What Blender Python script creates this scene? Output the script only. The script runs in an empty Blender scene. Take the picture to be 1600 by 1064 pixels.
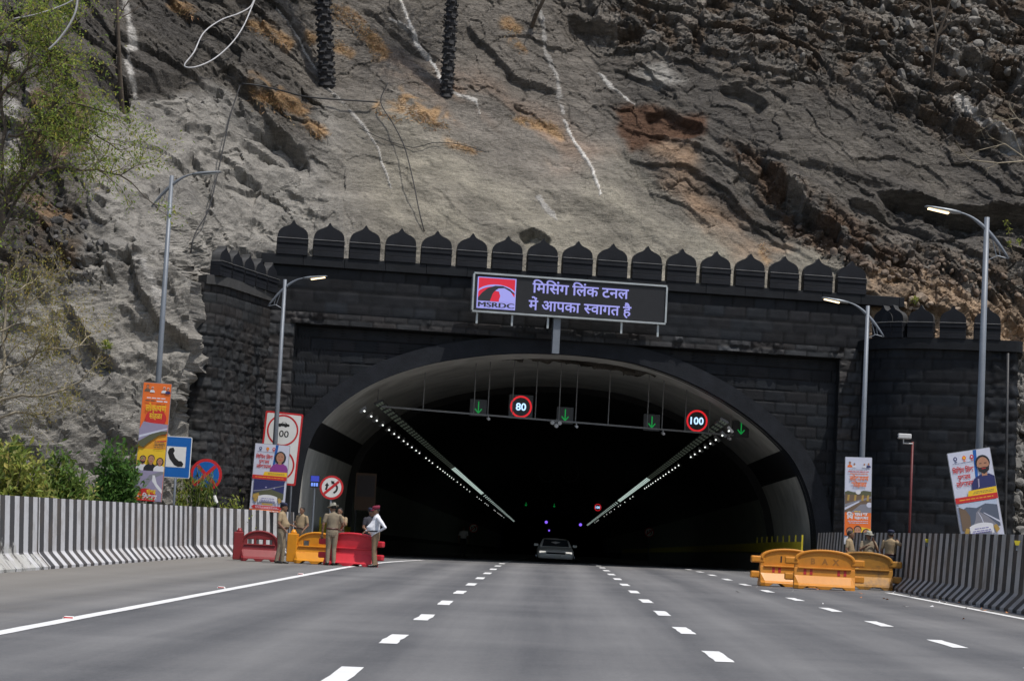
import bpy, bmesh, math, random
import numpy as np
from mathutils import Vector, Matrix
PI = math.pi
random.seed(7)
SC = bpy.context.scene
COL = SC.collection

# ------------------------------------------------------------------ camera
FPX, CAMH = 3400.0, 1.3                      # focal length in photo pixels (1600 wide), eye height in metres
ROLL = math.radians(3.0)
_a = 62 * math.cos(ROLL) + 293 * math.sin(ROLL)
_b = 62 * math.sin(ROLL) - 293 * math.cos(ROLL)
TH = math.atan(-_b / FPX)
PS = math.atan(_a / FPX * math.cos(TH))
FW = np.array([-math.sin(PS) * math.cos(TH), math.cos(PS) * math.cos(TH), math.sin(TH)])
R0 = np.array([math.cos(PS), math.sin(PS), 0.0])
U0 = np.cross(R0, FW)
RC = math.cos(ROLL) * R0 + math.sin(ROLL) * U0
UC = -math.sin(ROLL) * R0 + math.cos(ROLL) * U0
CAM = np.array([0.0, 0.0, CAMH])
cd = bpy.data.cameras.new('camera')
cam = bpy.data.objects.new('camera', cd)
COL.objects.link(cam)
cd.sensor_width = 36.0
cd.lens = FPX / 1600 * 36.0
cd.clip_end = 3000
cam.matrix_world = Matrix(((RC[0], UC[0], -FW[0], 0), (RC[1], UC[1], -FW[1], 0), (RC[2], UC[2], -FW[2], CAMH), (0, 0, 0, 1)))
SC.camera = cam

# ------------------------------------------------------------------ light
SUN = Vector((0.34, -0.31, 1.0)).normalized()
w = bpy.data.worlds.new('World')
SC.world = w
w.use_nodes = True
nt = w.node_tree
bg = nt.nodes['Background']
sky = nt.nodes.new('ShaderNodeTexSky')
sky.sky_type = 'NISHITA'
sky.sun_disc = False
sky.sun_elevation = math.asin(SUN.z)
sky.sun_rotation = math.atan2(SUN.x, SUN.y)
nt.links.new(sky.outputs[0], bg.inputs[0])
bg.inputs[1].default_value = 0.12
sky.dust_density = 2.5
sky.air_density = 1.2
sl = bpy.data.lights.new('sun', 'SUN')
sl.energy = 3.55
sl.angle = math.radians(0.5)
sl.color = (1.0, 0.955, 0.89)
so = bpy.data.objects.new('sun', sl)
so.rotation_euler = (-SUN).to_track_quat('-Z', 'Y').to_euler()
COL.objects.link(so)
SC.view_settings.view_transform = 'Standard'
SC.view_settings.look = 'None'
SC.view_settings.gamma = 1.0
SC.view_settings.exposure = 0.0
SC.cycles.max_bounces = 6
SC.cycles.use_adaptive_sampling = True
SC.cycles.adaptive_threshold = 0.02

# ------------------------------------------------------------------ pixel rays (photo pixels to points in the place)
def ray(px, py):
    return FW * FPX + RC * (px - 800) - UC * (py - 532)
def at(px, py, Y):
    d = ray(px, py)
    return CAM + d * (Y / d[1])
XF = 0.014
def dip(y):
    t = np.maximum(0, np.asarray(y, float) - 68)
    return np.where(t < 24, 0.0113 * t * t / 48, 0.0113 * 12 + 0.0113 * (t - 24))
def roadz(x, y):
    return XF * np.clip(x, -12, 12) - dip(y)
def rz_(x, y):
    return float(roadz(x, y))
def gnd(px, py):
    d = ray(px, py)
    n = np.array([-XF, 0, 1.0])
    return CAM + d * (-(CAM @ n) / (d @ n))
YAW = math.radians(10)
P0 = np.array([0.3, 80.0, 0.0])
FU = np.array([math.cos(YAW), math.sin(YAW), 0])
FN = np.array([-math.sin(YAW), math.cos(YAW), 0])
def fac(px, py, off=0.0):
    d = ray(px, py)
    p = CAM + d * (((P0 - FN * off - CAM) @ FN) / (d @ FN))
    return float((p - P0) @ FU), float(p[2])
def proj(P):
    D = P - CAM
    z = D @ FW
    return 800 + FPX * (D @ RC) / z, 532 - FPX * (D @ UC) / z

# ------------------------------------------------------------------ noise
def _hash(ix, iy, s):
    h = (ix.astype(np.int64) * 374761393 + iy.astype(np.int64) * 668265263 + s * 974634777) & 0xFFFFFFFF
    h = ((h ^ (h >> 13)) * 1274126177) & 0xFFFFFFFF
    h = h ^ (h >> 16)
    return (h & 0xFFFF) / 65535.0
def vnoise(x, y, s=0):
    ix, iy = np.floor(x), np.floor(y)
    fx, fy = x - ix, y - iy
    fx = fx * fx * fx * (fx * (fx * 6 - 15) + 10)
    fy = fy * fy * fy * (fy * (fy * 6 - 15) + 10)
    a, b = _hash(ix, iy, s), _hash(ix + 1, iy, s)
    c, d = _hash(ix, iy + 1, s), _hash(ix + 1, iy + 1, s)
    return (a + (b - a) * fx + (c - a) * fy + (a - b - c + d) * fx * fy) * 2 - 1
def fbm(x, y, o=4, s=0, g=0.5):
    t, a, n = 0, 1.0, 0
    for k in range(o):
        cs, sn = math.cos(k * 1.3 + s), math.sin(k * 1.3 + s)
        t = t + a * vnoise((x * cs - y * sn) * 2 ** k + 17.3 * k, (x * sn + y * cs) * 2 ** k - 9.1 * k, s + k * 13)
        n += a
        a *= g
    return t / n
def ridged(x, y, o=4, s=0):
    t, a, n = 0, 1.0, 0
    for k in range(o):
        cs, sn = math.cos(k * 1.7), math.sin(k * 1.7)
        t = t + a * (1 - np.abs(vnoise((x * cs - y * sn) * 2 ** k + 5.3 * k, (x * sn + y * cs) * 2 ** k, s + k * 7)))
        n += a
        a *= 0.5
    return t / n
def voro(x, y, s=0):
    """nearest-cell distance, edge distance, a random value per cell and the offset inside the cell"""
    ix, iy = np.floor(x), np.floor(y)
    f1 = np.full(x.shape, 9.0); f2 = np.full(x.shape, 9.0); cv = np.zeros(x.shape); ox = np.zeros(x.shape); oy = np.zeros(x.shape); cw = np.zeros(x.shape)
    for i in (-1, 0, 1):
        for j in (-1, 0, 1):
            jx, jy = ix + i, iy + j
            px = jx + 0.1 + 0.8 * _hash(jx, jy, s)
            py = jy + 0.1 + 0.8 * _hash(jx, jy, s + 1)
            dx, dy = x - px, y - py
            d = np.sqrt(dx * dx + dy * dy)
            near = d < f1
            f2 = np.where(near, f1, np.minimum(f2, d))
            cv = np.where(near, _hash(jx, jy, s + 2), cv)
            cw = np.where(near, _hash(jx, jy, s + 3), cw)
            ox = np.where(near, dx, ox); oy = np.where(near, dy, oy)
            f1 = np.where(near, d, f1)
    return f1, f2 - f1, cv, cw, ox, oy
def sstep(a, b, x):
    t = np.clip((x - a) / (b - a), 0, 1)
    return t * t * (3 - 2 * t)

# ------------------------------------------------------------------ materials
def nodes(m):
    m.use_nodes = True
    return m.node_tree.nodes, m.node_tree.links, m.node_tree.nodes['Principled BSDF']
def noise_node(N, L, scale, detail=6, vec=None, rough=0.6):
    n = N.new('ShaderNodeTexNoise')
    n.inputs['Scale'].default_value = scale
    n.inputs['Detail'].default_value = detail
    n.inputs['Roughness'].default_value = rough
    if vec is not None: L.new(vec, n.inputs['Vector'])
    return n
def pmat(name, col=(0.5, 0.5, 0.5), rough=0.6, metal=0.0, var=0.15, vs=4.0, bump=0.0, bs=30.0, attr=False, spec=0.4, dirt=None, ds=1.5, dcol=(0.12, 0.1, 0.08), bd=0.02):
    """painted or plain surface: base colour (or the mesh's own 'col' attribute), broken up by noise; optional dirt and bump"""
    m = bpy.data.materials.new(name)
    N, L, P = nodes(m)
    P.inputs['Roughness'].default_value = rough
    P.inputs['Metallic'].default_value = metal
    P.inputs['Specular IOR Level'].default_value = spec
    tc = N.new('ShaderNodeTexCoord')
    if attr:
        a = N.new('ShaderNodeAttribute'); a.attribute_name = 'col'; base = a.outputs['Color']
    else:
        a = N.new('ShaderNodeRGB'); a.outputs[0].default_value = (*col, 1); base = a.outputs[0]
    if var:
        n = noise_node(N, L, vs, 7, tc.outputs['Object'])
        r = N.new('ShaderNodeMapRange')
        r.inputs['From Min'].default_value = 0.25; r.inputs['From Max'].default_value = 0.75
        r.inputs['To Min'].default_value = 1 - var; r.inputs['To Max'].default_value = 1 + var
        L.new(n.outputs['Fac'], r.inputs['Value'])
        x = N.new('ShaderNodeVectorMath'); x.operation = 'SCALE'
        L.new(base, x.inputs[0]); L.new(r.outputs[0], x.inputs['Scale'])
        base = x.outputs[0]
    if dirt:
        n = noise_node(N, L, ds, 9, tc.outputs['Object'], 0.7)
        r = N.new('ShaderNodeMapRange')
        r.inputs['From Min'].default_value = 0.48; r.inputs['From Max'].default_value = 0.72; r.inputs['To Max'].default_value = dirt
        L.new(n.outputs['Fac'], r.inputs['Value'])
        x = N.new('ShaderNodeMix'); x.data_type = 'RGBA'
        L.new(r.outputs[0], x.inputs['Factor']); L.new(base, x.inputs['A']); x.inputs['B'].default_value = (*dcol, 1)
        base = x.outputs['Result']
    L.new(base, P.inputs['Base Color'])
    if bump:
        n = noise_node(N, L, bs, 8, tc.outputs['Object'], 0.65)
        b = N.new('ShaderNodeBump'); b.inputs['Strength'].default_value = bump; b.inputs['Distance'].default_value = bd
        L.new(n.outputs['Fac'], b.inputs['Height']); L.new(b.outputs[0], P.inputs['Normal'])
    return m
def emat(name, col, power):
    m = bpy.data.materials.new(name)
    N, L, P = nodes(m)
    P.inputs['Base Color'].default_value = (*[c * 0.3 for c in col], 1)
    P.inputs['Emission Color'].default_value = (*col, 1)
    P.inputs['Emission Strength'].default_value = power
    return m

# ------------------------------------------------------------------ mesh building
def cut(o):
    return o
class MB:
    def __init__(s):
        s.v, s.f, s.m, s.c = [], [], [], []
    def add(s, vs, fs, mi=0, col=None):
        n = len(s.v)
        s.v += [tuple(map(float, p)) for p in vs]
        for f in fs:
            s.f.append([i + n for i in f]); s.m.append(mi); s.c.append(col)
    def box(s, x0, x1, y0, y1, z0, z1, mi=0, M=None):
        P = [(x, y, z) for z in (z0, z1) for y in (y0, y1) for x in (x0, x1)]
        if M is not None: P = [M @ Vector(p) for p in P]
        s.add(P, [(0, 2, 3, 1), (4, 5, 7, 6), (0, 1, 5, 4), (2, 6, 7, 3), (0, 4, 6, 2), (1, 3, 7, 5)], mi)
    def bar(s, p, q, w, h, mi=0, up=(0, 0, 1)):
        p, q = Vector(p), Vector(q)
        d = (q - p); L = d.length; d.normalize()
        r = d.cross(Vector(up))
        if r.length < 1e-4: r = Vector((1, 0, 0))
        r.normalize(); t = r.cross(d)
        M = Matrix(((r.x, d.x, t.x, p.x), (r.y, d.y, t.y, p.y), (r.z, d.z, t.z, p.z), (0, 0, 0, 1)))
        s.box(-w / 2, w / 2, 0, L, -h / 2, h / 2, mi, M)
    def tube(s, pts, rad, n=8, mi=0, caps=True, col=None):
        pts = [Vector(p) for p in pts]
        if not hasattr(rad, '__len__'): rad = [rad] * len(pts)
        V, up = [], None
        for i, p in enumerate(pts):
            t = (pts[min(i + 1, len(pts) - 1)] - pts[max(i - 1, 0)])
            t = t.normalized() if t.length > 1e-9 else Vector((0, 0, 1))
            if up is None:
                up = Vector((1, 0, 0)) if abs(t.x) < 0.8 else Vector((0, 1, 0))
            a = up - t * up.dot(t)
            a = a.normalized() if a.length > 1e-6 else t.orthogonal().normalized()
            up = a; b = t.cross(a)
            V += [p + (a * math.cos(k * 2 * PI / n) + b * math.sin(k * 2 * PI / n)) * rad[i] for k in range(n)]
        F = []
        for i in range(len(pts) - 1):
            for k in range(n):
                F.append((i * n + k, i * n + (k + 1) % n, (i + 1) * n + (k + 1) % n, (i + 1) * n + k))
        if caps:
            F.append(tuple(range(n - 1, -1, -1))); F.append(tuple(range((len(pts) - 1) * n, len(pts) * n)))
        s.add(V, F, mi, col)
    def loft(s, rings, mi=0, caps=True):
        n = len(rings[0]); V = [p for r in rings for p in r]; F = []
        for i in range(len(rings) - 1):
            for k in range(n):
                F.append((i * n + k, i * n + (k + 1) % n, (i + 1) * n + (k + 1) % n, (i + 1) * n + k))
        if caps:
            F.append(tuple(range(n - 1, -1, -1))); F.append(tuple(range((len(rings) - 1) * n, len(rings) * n)))
        s.add(V, F, mi)
    def prism(s, poly, f0, f1, mi=0, side=None):
        """poly: 2-D outline; f0/f1 map (a, b) to the 3-D points of the two faces"""
        n = len(poly)
        V = [f0(*p) for p in poly] + [f1(*p) for p in poly]
        s.add(V, [tuple(range(n)), tuple(range(2 * n - 1, n - 1, -1))], mi)
        s.add(V, [(i, i + n, (i + 1) % n + n, (i + 1) % n) for i in range(n)], mi if side is None else side)
    def disc(s, c, r, f, n=24, mi=0):
        s.add([f(c[0] + r * math.cos(k * 2 * PI / n), c[1] + r * math.sin(k * 2 * PI / n)) for k in range(n)], [tuple(range(n))], mi)
    def build(s, name, mats, parent=None, smooth=False, loc=None, bevel=0, fix=True):
        me = bpy.data.meshes.new(name)
        me.from_pydata(s.v, [], s.f)
        if not isinstance(mats, (list, tuple)): mats = [mats]
        for m in mats: me.materials.append(m)
        me.polygons.foreach_set('material_index', s.m)
        if any(c is not None for c in s.c):
            at_ = me.attributes.new('col', 'FLOAT_COLOR', 'CORNER')
            buf = []
            for f, c in zip(s.f, s.c):
                c = c or (0.5, 0.5, 0.5)
                buf += [c[0], c[1], c[2], 1.0] * len(f)
            at_.data.foreach_set('color', buf)
        if fix:
            bm = bmesh.new(); bm.from_mesh(me)
            bmesh.ops.recalc_face_normals(bm, faces=bm.faces)
            if bevel:
                ed = [e for e in bm.edges if len(e.link_faces) == 2 and e.calc_face_angle(0) > 0.5]
                bmesh.ops.bevel(bm, geom=ed, offset=bevel, segments=2, affect='EDGES', profile=0.5, clamp_overlap=True)
            bm.to_mesh(me); bm.free()
        if smooth: me.polygons.foreach_set('use_smooth', [True] * len(me.polygons))
        return link(name, me, parent, loc)
def link(name, me, parent=None, loc=None):
    o = bpy.data.objects.new(name, me)
    COL.objects.link(o)
    if parent is not None: o.parent = parent
    if loc is not None: o.location = loc
    return o
def tag(o, label, cat, group=None):
    o['label'] = label; o['category'] = cat
    if group: o['group'] = group
    return o
def thing(name, label, cat, loc=(0, 0, 0), rz=0.0, group=None):
    o = bpy.data.objects.new(name, None)
    o.empty_display_size = 0.2
    COL.objects.link(o)
    o.location = loc; o.rotation_euler = (0, 0, rz)
    return tag(o, label, cat, group)
def struct(o, kind='structure'):
    o['kind'] = kind
    return o
def copy_tree(o, parent=None):
    c = o.copy(); COL.objects.link(c)
    if parent is not None: c.parent = parent
    for ch in list(o.children): copy_tree(ch, c)
    return c
def grid_mesh(name, P, mats, keep=None, col=None, uv=None, smooth=True):
    """P: (rows, cols, 3) array of points, one quad per cell; keep: mask of the cells; col: colours per point"""
    R_, C_ = P.shape[:2]
    idx = np.arange(R_ * C_).reshape(R_, C_)
    q = np.stack([idx[:-1, :-1], idx[:-1, 1:], idx[1:, 1:], idx[1:, :-1]], -1)
    q = q[keep] if keep is not None else q.reshape(-1, 4)
    me = bpy.data.meshes.new(name)
    me.vertices.add(R_ * C_); me.vertices.foreach_set('co', P.astype(np.float32).ravel())
    me.loops.add(q.size); me.loops.foreach_set('vertex_index', q.astype(np.int32).ravel())
    me.polygons.add(len(q)); me.polygons.foreach_set('loop_start', np.arange(0, q.size, 4, dtype=np.int32))
    me.polygons.foreach_set('use_smooth', np.full(len(q), smooth))
    me.update(calc_edges=True)
    if col is not None:
        a = me.attributes.new('col', 'FLOAT_COLOR', 'POINT')
        c4 = np.ones((R_ * C_, 4), np.float32); c4[:, :3] = col.reshape(-1, 3)
        a.data.foreach_set('color', c4.ravel())
    for m in (mats if isinstance(mats, (list, tuple)) else [mats]): me.materials.append(m)
    return me

# ------------------------------------------------------------------ lettering
def text_raw(s, bold=0.0):
    cu = bpy.data.curves.new('t', 'FONT'); cu.body = s; cu.size = 1; cu.offset = bold; cu.resolution_u = 3
    o = bpy.data.objects.new('t', cu); COL.objects.link(o)
    dg = bpy.context.evaluated_depsgraph_get()
    me = bpy.data.meshes.new_from_object(o.evaluated_get(dg))
    V = [(v.co.x, v.co.y) for v in me.vertices]; F = [tuple(p.vertices) for p in me.polygons]
    bpy.data.objects.remove(o); bpy.data.curves.remove(cu); bpy.data.meshes.remove(me)
    return V, F
def clip_right(V, F, x):
    bm = bmesh.new()
    vs = [bm.verts.new((a, b, 0)) for a, b in V]
    for f in F:
        try: bm.faces.new([vs[i] for i in f])
        except ValueError: pass
    g = bm.verts[:] + bm.edges[:] + bm.faces[:]
    bmesh.ops.bisect_plane(bm, geom=g, plane_co=(x, 0, 0), plane_no=(1, 0, 0), clear_outer=True)
    bm.verts.index_update()
    V2 = [(v.co.x, v.co.y) for v in bm.verts]; F2 = [tuple(v.index for v in f.verts) for f in bm.faces]
    bm.free()
    return V2, F2
def text2d(s, bold=0.0):
    """lettering outline; '{x}' is a half consonant (its stem cut off), '^' puts a reph hook on the letter before it, '~' the slanted ra stroke"""
    V, F, x = [], [], 0.0
    tok, i, cur = [], 0, ''
    while i < len(s):
        if s[i] == '{':
            if cur: tok.append(('t', cur)); cur = ''
            tok.append(('h', s[i + 1])); i += 3; continue
        if s[i] in '^~':
            if cur: tok.append(('t', cur)); cur = ''
            tok.append((s[i], '')); i += 1; continue
        cur += s[i]; i += 1
    if cur: tok.append(('t', cur))
    for k, t in tok:
        if k in '^~':
            if k == '^':
                P = [(x - 0.10, 0.66), (x - 0.16, 0.74), (x - 0.12, 0.83), (x - 0.02, 0.84), (x - 0.03, 0.79), (x - 0.09, 0.78), (x - 0.11, 0.73), (x - 0.05, 0.66)]
            else:
                P = [(x - 0.12, 0.22), (x - 0.40, 0.02), (x - 0.36, -0.04), (x - 0.12, 0.12)]
            n = len(V); V += P; F.append(tuple(range(n, n + len(P)))); continue
        v, f = text_raw(t, bold)
        if not v: continue
        if k == 't' and t.startswith(' ') : x += 0.27
        x0 = min(p[0] for p in v); x1 = max(p[0] for p in v)
        if k == 'h':
            v, f = clip_right(v, f, x1 - 0.235 if t == 'स' else x1 - 0.16)
            x0 = min(p[0] for p in v); x1 = max(p[0] for p in v)
        n = len(V)
        V += [(a - x0 + x, b) for a, b in v]; F += [tuple(i + n for i in q) for q in f]
        x += x1 - x0 - (0.01 if k == 'h' else 0.015) + (0.27 if k == 't' and t.endswith(' ') else 0)
    return V, F
def put_text(mb, s, x, y, h, f, mi=0, bold=0.0, width=None, align='l'):
    """lays lettering of cap height h at (x, y) on the surface f(a, b); width squeezes or stretches the line to that width"""
    V, F = text2d(s, bold)
    if not V: return
    x0 = min(p[0] for p in V); x1 = max(p[0] for p in V)
    k = h / 0.68
    kx = k if width is None else width / (x1 - x0)
    o = 0 if align == 'l' else (-(x1 - x0) * kx / 2 if align == 'c' else -(x1 - x0) * kx)
    mb.add([f(x + o + (a - x0) * kx, y + b * k) for a, b in V], F, mi)

# ================================================================== SETTING
# ---- materials of the setting
def asphalt_mat():
    m = bpy.data.materials.new('asphalt')
    N, L, P = nodes(m)
    tc = N.new('ShaderNodeTexCoord')
    big = noise_node(N, L, 0.25, 6, tc.outputs['Object'])
    mp = N.new('ShaderNodeMapping'); mp.inputs['Scale'].default_value = (1.6, 0.05, 1)
    L.new(tc.outputs['Object'], mp.inputs['Vector'])
    st = noise_node(N, L, 1.0, 5, mp.outputs[0])
    mp2 = N.new('ShaderNodeMapping'); mp2.inputs['Scale'].default_value = (0.08, 0.7, 1)
    L.new(tc.outputs['Object'], mp2.inputs['Vector'])
    sw = noise_node(N, L, 1.0, 4, mp2.outputs[0])
    fine = noise_node(N, L, 60, 4, tc.outputs['Object'], 0.8)
    def mix(a, b, op='ADD'):
        x = N.new('ShaderNodeMath'); x.operation = op
        L.new(a, x.inputs[0])
        if isinstance(b, float): x.inputs[1].default_value = b
        else: L.new(b, x.inputs[1])
        return x.outputs[0]
    ag = N.new('ShaderNodeTexVoronoi'); ag.inputs['Scale'].default_value = 28; L.new(tc.outputs['Object'], ag.inputs['Vector'])
    sxx = N.new('ShaderNodeSeparateXYZ'); L.new(tc.outputs['Object'], sxx.inputs[0])
    tw = mix(mix(mix(sxx.outputs[0], 0.05), 2 * PI / 1.76, 'MULTIPLY'), 0.0)
    cs_ = N.new('ShaderNodeMath'); cs_.operation = 'COSINE'; L.new(tw, cs_.inputs[0])
    trk = mix(mix(cs_.outputs[0], -0.20, 'MULTIPLY'), mix(ag.outputs['Color'], 0.22, 'MULTIPLY'))
    v = mix(mix(mix(big.outputs[0], st.outputs[0]), mix(mix(mix(sw.outputs[0], 0.3, 'MULTIPLY'), 0.15), mix(fine.outputs[0], 0.9, 'MULTIPLY'))), mix(trk, -0.02))
    cr = N.new('ShaderNodeValToRGB')
    cr.color_ramp.elements[0].position = 0.38; cr.color_ramp.elements[0].color = (0.088, 0.089, 0.094, 1)
    cr.color_ramp.elements[1].position = 0.66; cr.color_ramp.elements[1].color = (0.205, 0.203, 0.202, 1)
    L.new(mix(v, 0.27, 'MULTIPLY'), cr.inputs[0])
    # dust on the shoulders: beyond the edge lines
    sx = N.new('ShaderNodeSeparateXYZ'); L.new(tc.outputs['Object'], sx.inputs[0])
    ab = mix(sx.outputs[0], 0.0)
    x2 = N.new('ShaderNodeMath'); x2.operation = 'ADD'; L.new(ab, x2.inputs[0]); x2.inputs[1].default_value = -1.3
    x3 = N.new('ShaderNodeMath'); x3.operation = 'ABSOLUTE'; L.new(x2.outputs[0], x3.inputs[0])
    dn = noise_node(N, L, 0.8, 6, tc.outputs['Object'])
    x4 = mix(x3.outputs[0], mix(dn.outputs[0], 3.0, 'MULTIPLY'))
    rg = N.new('ShaderNodeMapRange'); rg.inputs['From Min'].default_value = 8.3; rg.inputs['From Max'].default_value = 11.5; rg.inputs['To Max'].default_value = 0.6
    L.new(x4, rg.inputs['Value'])
    mx = N.new('ShaderNodeMix'); mx.data_type = 'RGBA'
    L.new(rg.outputs[0], mx.inputs['Factor']); L.new(cr.outputs[0], mx.inputs['A']); mx.inputs['B'].default_value = (0.23, 0.215, 0.19, 1)
    L.new(mx.outputs['Result'], P.inputs['Base Color'])
    P.inputs['Roughness'].default_value = 0.85
    P.inputs['Specular IOR Level'].default_value = 0.2
    b = N.new('ShaderNodeBump'); b.inputs['Strength'].default_value = 0.5; b.inputs['Distance'].default_value = 0.008
    L.new(fine.outputs[0], b.inputs['Height']); L.new(b.outputs[0], P.inputs['Normal'])
    return m
M_ASPH = asphalt_mat()
M_LINE = pmat('road_paint', (0.78, 0.78, 0.77), 0.6, var=0.12, vs=3, dirt=0.35, ds=6, dcol=(0.3, 0.3, 0.3))
M_SOIL = pmat('soil', (0.17, 0.14, 0.105), 0.95, var=0.4, vs=1.2, bump=0.6, bs=6, bd=0.1)

# ---- road: one sheet following the crossfall and the fall into the tunnel
ys = np.concatenate([np.linspace(-12, 60, 40), np.linspace(62, 130, 60), np.linspace(135, 440, 40)])
xs = np.linspace(-11.6, 11.6, 30)
X, Y = np.meshgrid(xs, ys)
struct(link('road', grid_mesh('road', np.stack([X, Y, roadz(X, Y)], -1), M_ASPH)))
xs = np.concatenate([np.linspace(-400, -13, 30), np.linspace(-12, 12, 8), np.linspace(13, 400, 30)])
ys = np.concatenate([np.linspace(-300, -20, 12), np.linspace(-10, 130, 60), np.linspace(140, 700, 20)])
X, Y = np.meshgrid(xs, ys)
Z = roadz(X, Y) - 0.06 - 0.05 * sstep(11, 14, np.abs(X)) + 0.12 * sstep(13, 20, np.abs(X)) * fbm(X / 3, Y / 3, 3, 5)
struct(link('ground', grid_mesh('ground', np.stack([X, Y, Z], -1), M_SOIL)))

# ---- painted lines, laid 4 mm above the asphalt
def strip(mb, pts, wid, h=0.006, jag=0.0):
    L_, R_ = [], []
    for i, (x, y) in enumerate(pts):
        a, b = pts[max(i - 1, 0)], pts[min(i + 1, len(pts) - 1)]
        t = Vector((b[0] - a[0], b[1] - a[1], 0)).normalized()
        n = Vector((t.y, -t.x, 0)) * wid / 2
        j = random.uniform(-jag, jag)
        L_.append((x - n.x + j, y - n.y, rz_(x - n.x, y) + h)); R_.append((x + n.x + j, y + n.y, rz_(x + n.x, y) + h))
    k = len(pts)
    mb.add(L_ + R_, [(i, i + 1, k + i + 1, k + i) for i in range(k - 1)])
mb = MB()
strip(mb, [(-5.66 + 0.0 * y, y) for y in np.linspace(5, 58, 60)] + [(-5.66 + (y - 58) ** 2 * 0.0024, y) for y in np.linspace(59, 79, 20)], 0.2, jag=0.006)
struct(mb.build('edge_line', M_LINE))
mb = MB()
strip(mb, [(8.55 - 0.0 * y, y) for y in np.linspace(25, 55.5, 40)], 0.17, jag=0.006)
strip(mb, [(8.45, y) for y in np.linspace(66, 110, 30)], 0.17)
struct(mb.build('edge_line', M_LINE))
mb = MB()
for x0, ph in ((-1.70, -0.2), (1.84, -1.15), (5.20, -2.0)):
    for k in range(-3, 28):
        y = 18.75 + ph + 5.92 * k
        if y > 170: break
        strip(mb, [(x0 + random.uniform(-.01, .01), yy) for yy in np.linspace(y - 0.98, y + 0.98, 6)], 0.2, jag=0.008)
struct(mb.build('lane_dashes', M_LINE))

# ================================================================== CLIFF
def rock_mat():
    m = bpy.data.materials.new('rock')
    N, L, P = nodes(m)
    at_ = N.new('ShaderNodeAttribute'); at_.attribute_name = 'col'
    gr = N.new('ShaderNodeAttribute'); gr.attribute_name = 'grain'
    tc = N.new('ShaderNodeTexCoord')
    mp = N.new('ShaderNodeMapping'); mp.inputs['Rotation'].default_value = (0, math.radians(32), 0); mp.inputs['Scale'].default_value = (0.5, 1, 1.6)
    L.new(tc.outputs['Object'], mp.inputs['Vector'])
    a = noise_node(N, L, 1.1, 10, mp.outputs[0], 0.68)
    b = noise_node(N, L, 7.0, 8, mp.outputs[0], 0.7)
    def rng(n, lo, hi, f0=0.3, f1=0.7):
        r = N.new('ShaderNodeMapRange'); r.inputs['From Min'].default_value = f0; r.inputs['From Max'].default_value = f1
        r.inputs['To Min'].default_value = lo; r.inputs['To Max'].default_value = hi
        L.new(n, r.inputs['Value']); return r.outputs[0]
    x = N.new('ShaderNodeMath'); x.operation = 'MULTIPLY'
    L.new(rng(a.outputs[0], 0.66, 1.34), x.inputs[0]); L.new(rng(b.outputs[0], 0.72, 1.28), x.inputs[1])
    v = N.new('ShaderNodeVectorMath'); v.operation = 'SCALE'
    L.new(at_.outputs['Color'], v.inputs[0]); L.new(x.outputs[0], v.inputs['Scale'])
    g3 = noise_node(N, L, 26, 5, tc.outputs['Object'], 0.8)
    v3 = N.new('ShaderNodeVectorMath'); v3.operation = 'SCALE'; L.new(v.outputs[0], v3.inputs[0]); L.new(rng(g3.outputs[0], 0.70, 1.30, 0.35, 0.65), v3.inputs['Scale'])
    L.new(v3.outputs[0], P.inputs['Base Color'])
    P.inputs['Roughness'].default_value = 0.9; P.inputs['Specular IOR Level'].default_value = 0.15
    c = noise_node(N, L, 4.5, 10, mp.outputs[0], 0.72)
    vo = N.new('ShaderNodeTexVoronoi'); vo.feature = 'DISTANCE_TO_EDGE'; vo.inputs['Scale'].default_value = 1.6
    wv = N.new('ShaderNodeVectorMath'); wv.operation = 'ADD'
    sc = N.new('ShaderNodeVectorMath'); sc.operation = 'SCALE'; sc.inputs['Scale'].default_value = 0.5
    L.new(b.outputs['Color'], sc.inputs[0]); L.new(mp.outputs[0], wv.inputs[0]); L.new(sc.outputs[0], wv.inputs[1])
    L.new(wv.outputs[0], vo.inputs['Vector'])
    ck = rng(vo.outputs['Distance'], 0.0, 1.0, 0.0, 0.05)
    ckm = N.new('ShaderNodeMath'); ckm.operation = 'MULTIPLY'; L.new(ck, ckm.inputs[0]); L.new(gr.outputs['Fac'], ckm.inputs[1])
    ck2 = N.new('ShaderNodeMath'); ck2.operation = 'MULTIPLY'; L.new(ckm.outputs[0], ck2.inputs[0]); ck2.inputs[1].default_value = 0.22
    g4 = N.new('ShaderNodeMath'); g4.operation = 'MULTIPLY_ADD'; L.new(g3.outputs[0], g4.inputs[0]); g4.inputs[1].default_value = 0.30; L.new(c.outputs[0], g4.inputs[2])
    ad = N.new('ShaderNodeMath'); ad.operation = 'ADD'; L.new(g4.outputs[0], ad.inputs[0]); L.new(ck2.outputs[0], ad.inputs[1])
    bp = N.new('ShaderNodeBump'); bp.inputs['Distance'].default_value = 0.30
    sg = N.new('ShaderNodeMath'); sg.operation = 'MULTIPLY_ADD'; L.new(gr.outputs['Fac'], sg.inputs[0]); sg.inputs[1].default_value = 0.4; sg.inputs[2].default_value = 0.45
    L.new(sg.outputs[0], bp.inputs['Strength']); L.new(ad.outputs[0], bp.inputs['Height']); L.new(bp.outputs[0], P.inputs['Normal'])
    return m
M_ROCK = rock_mat()

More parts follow.
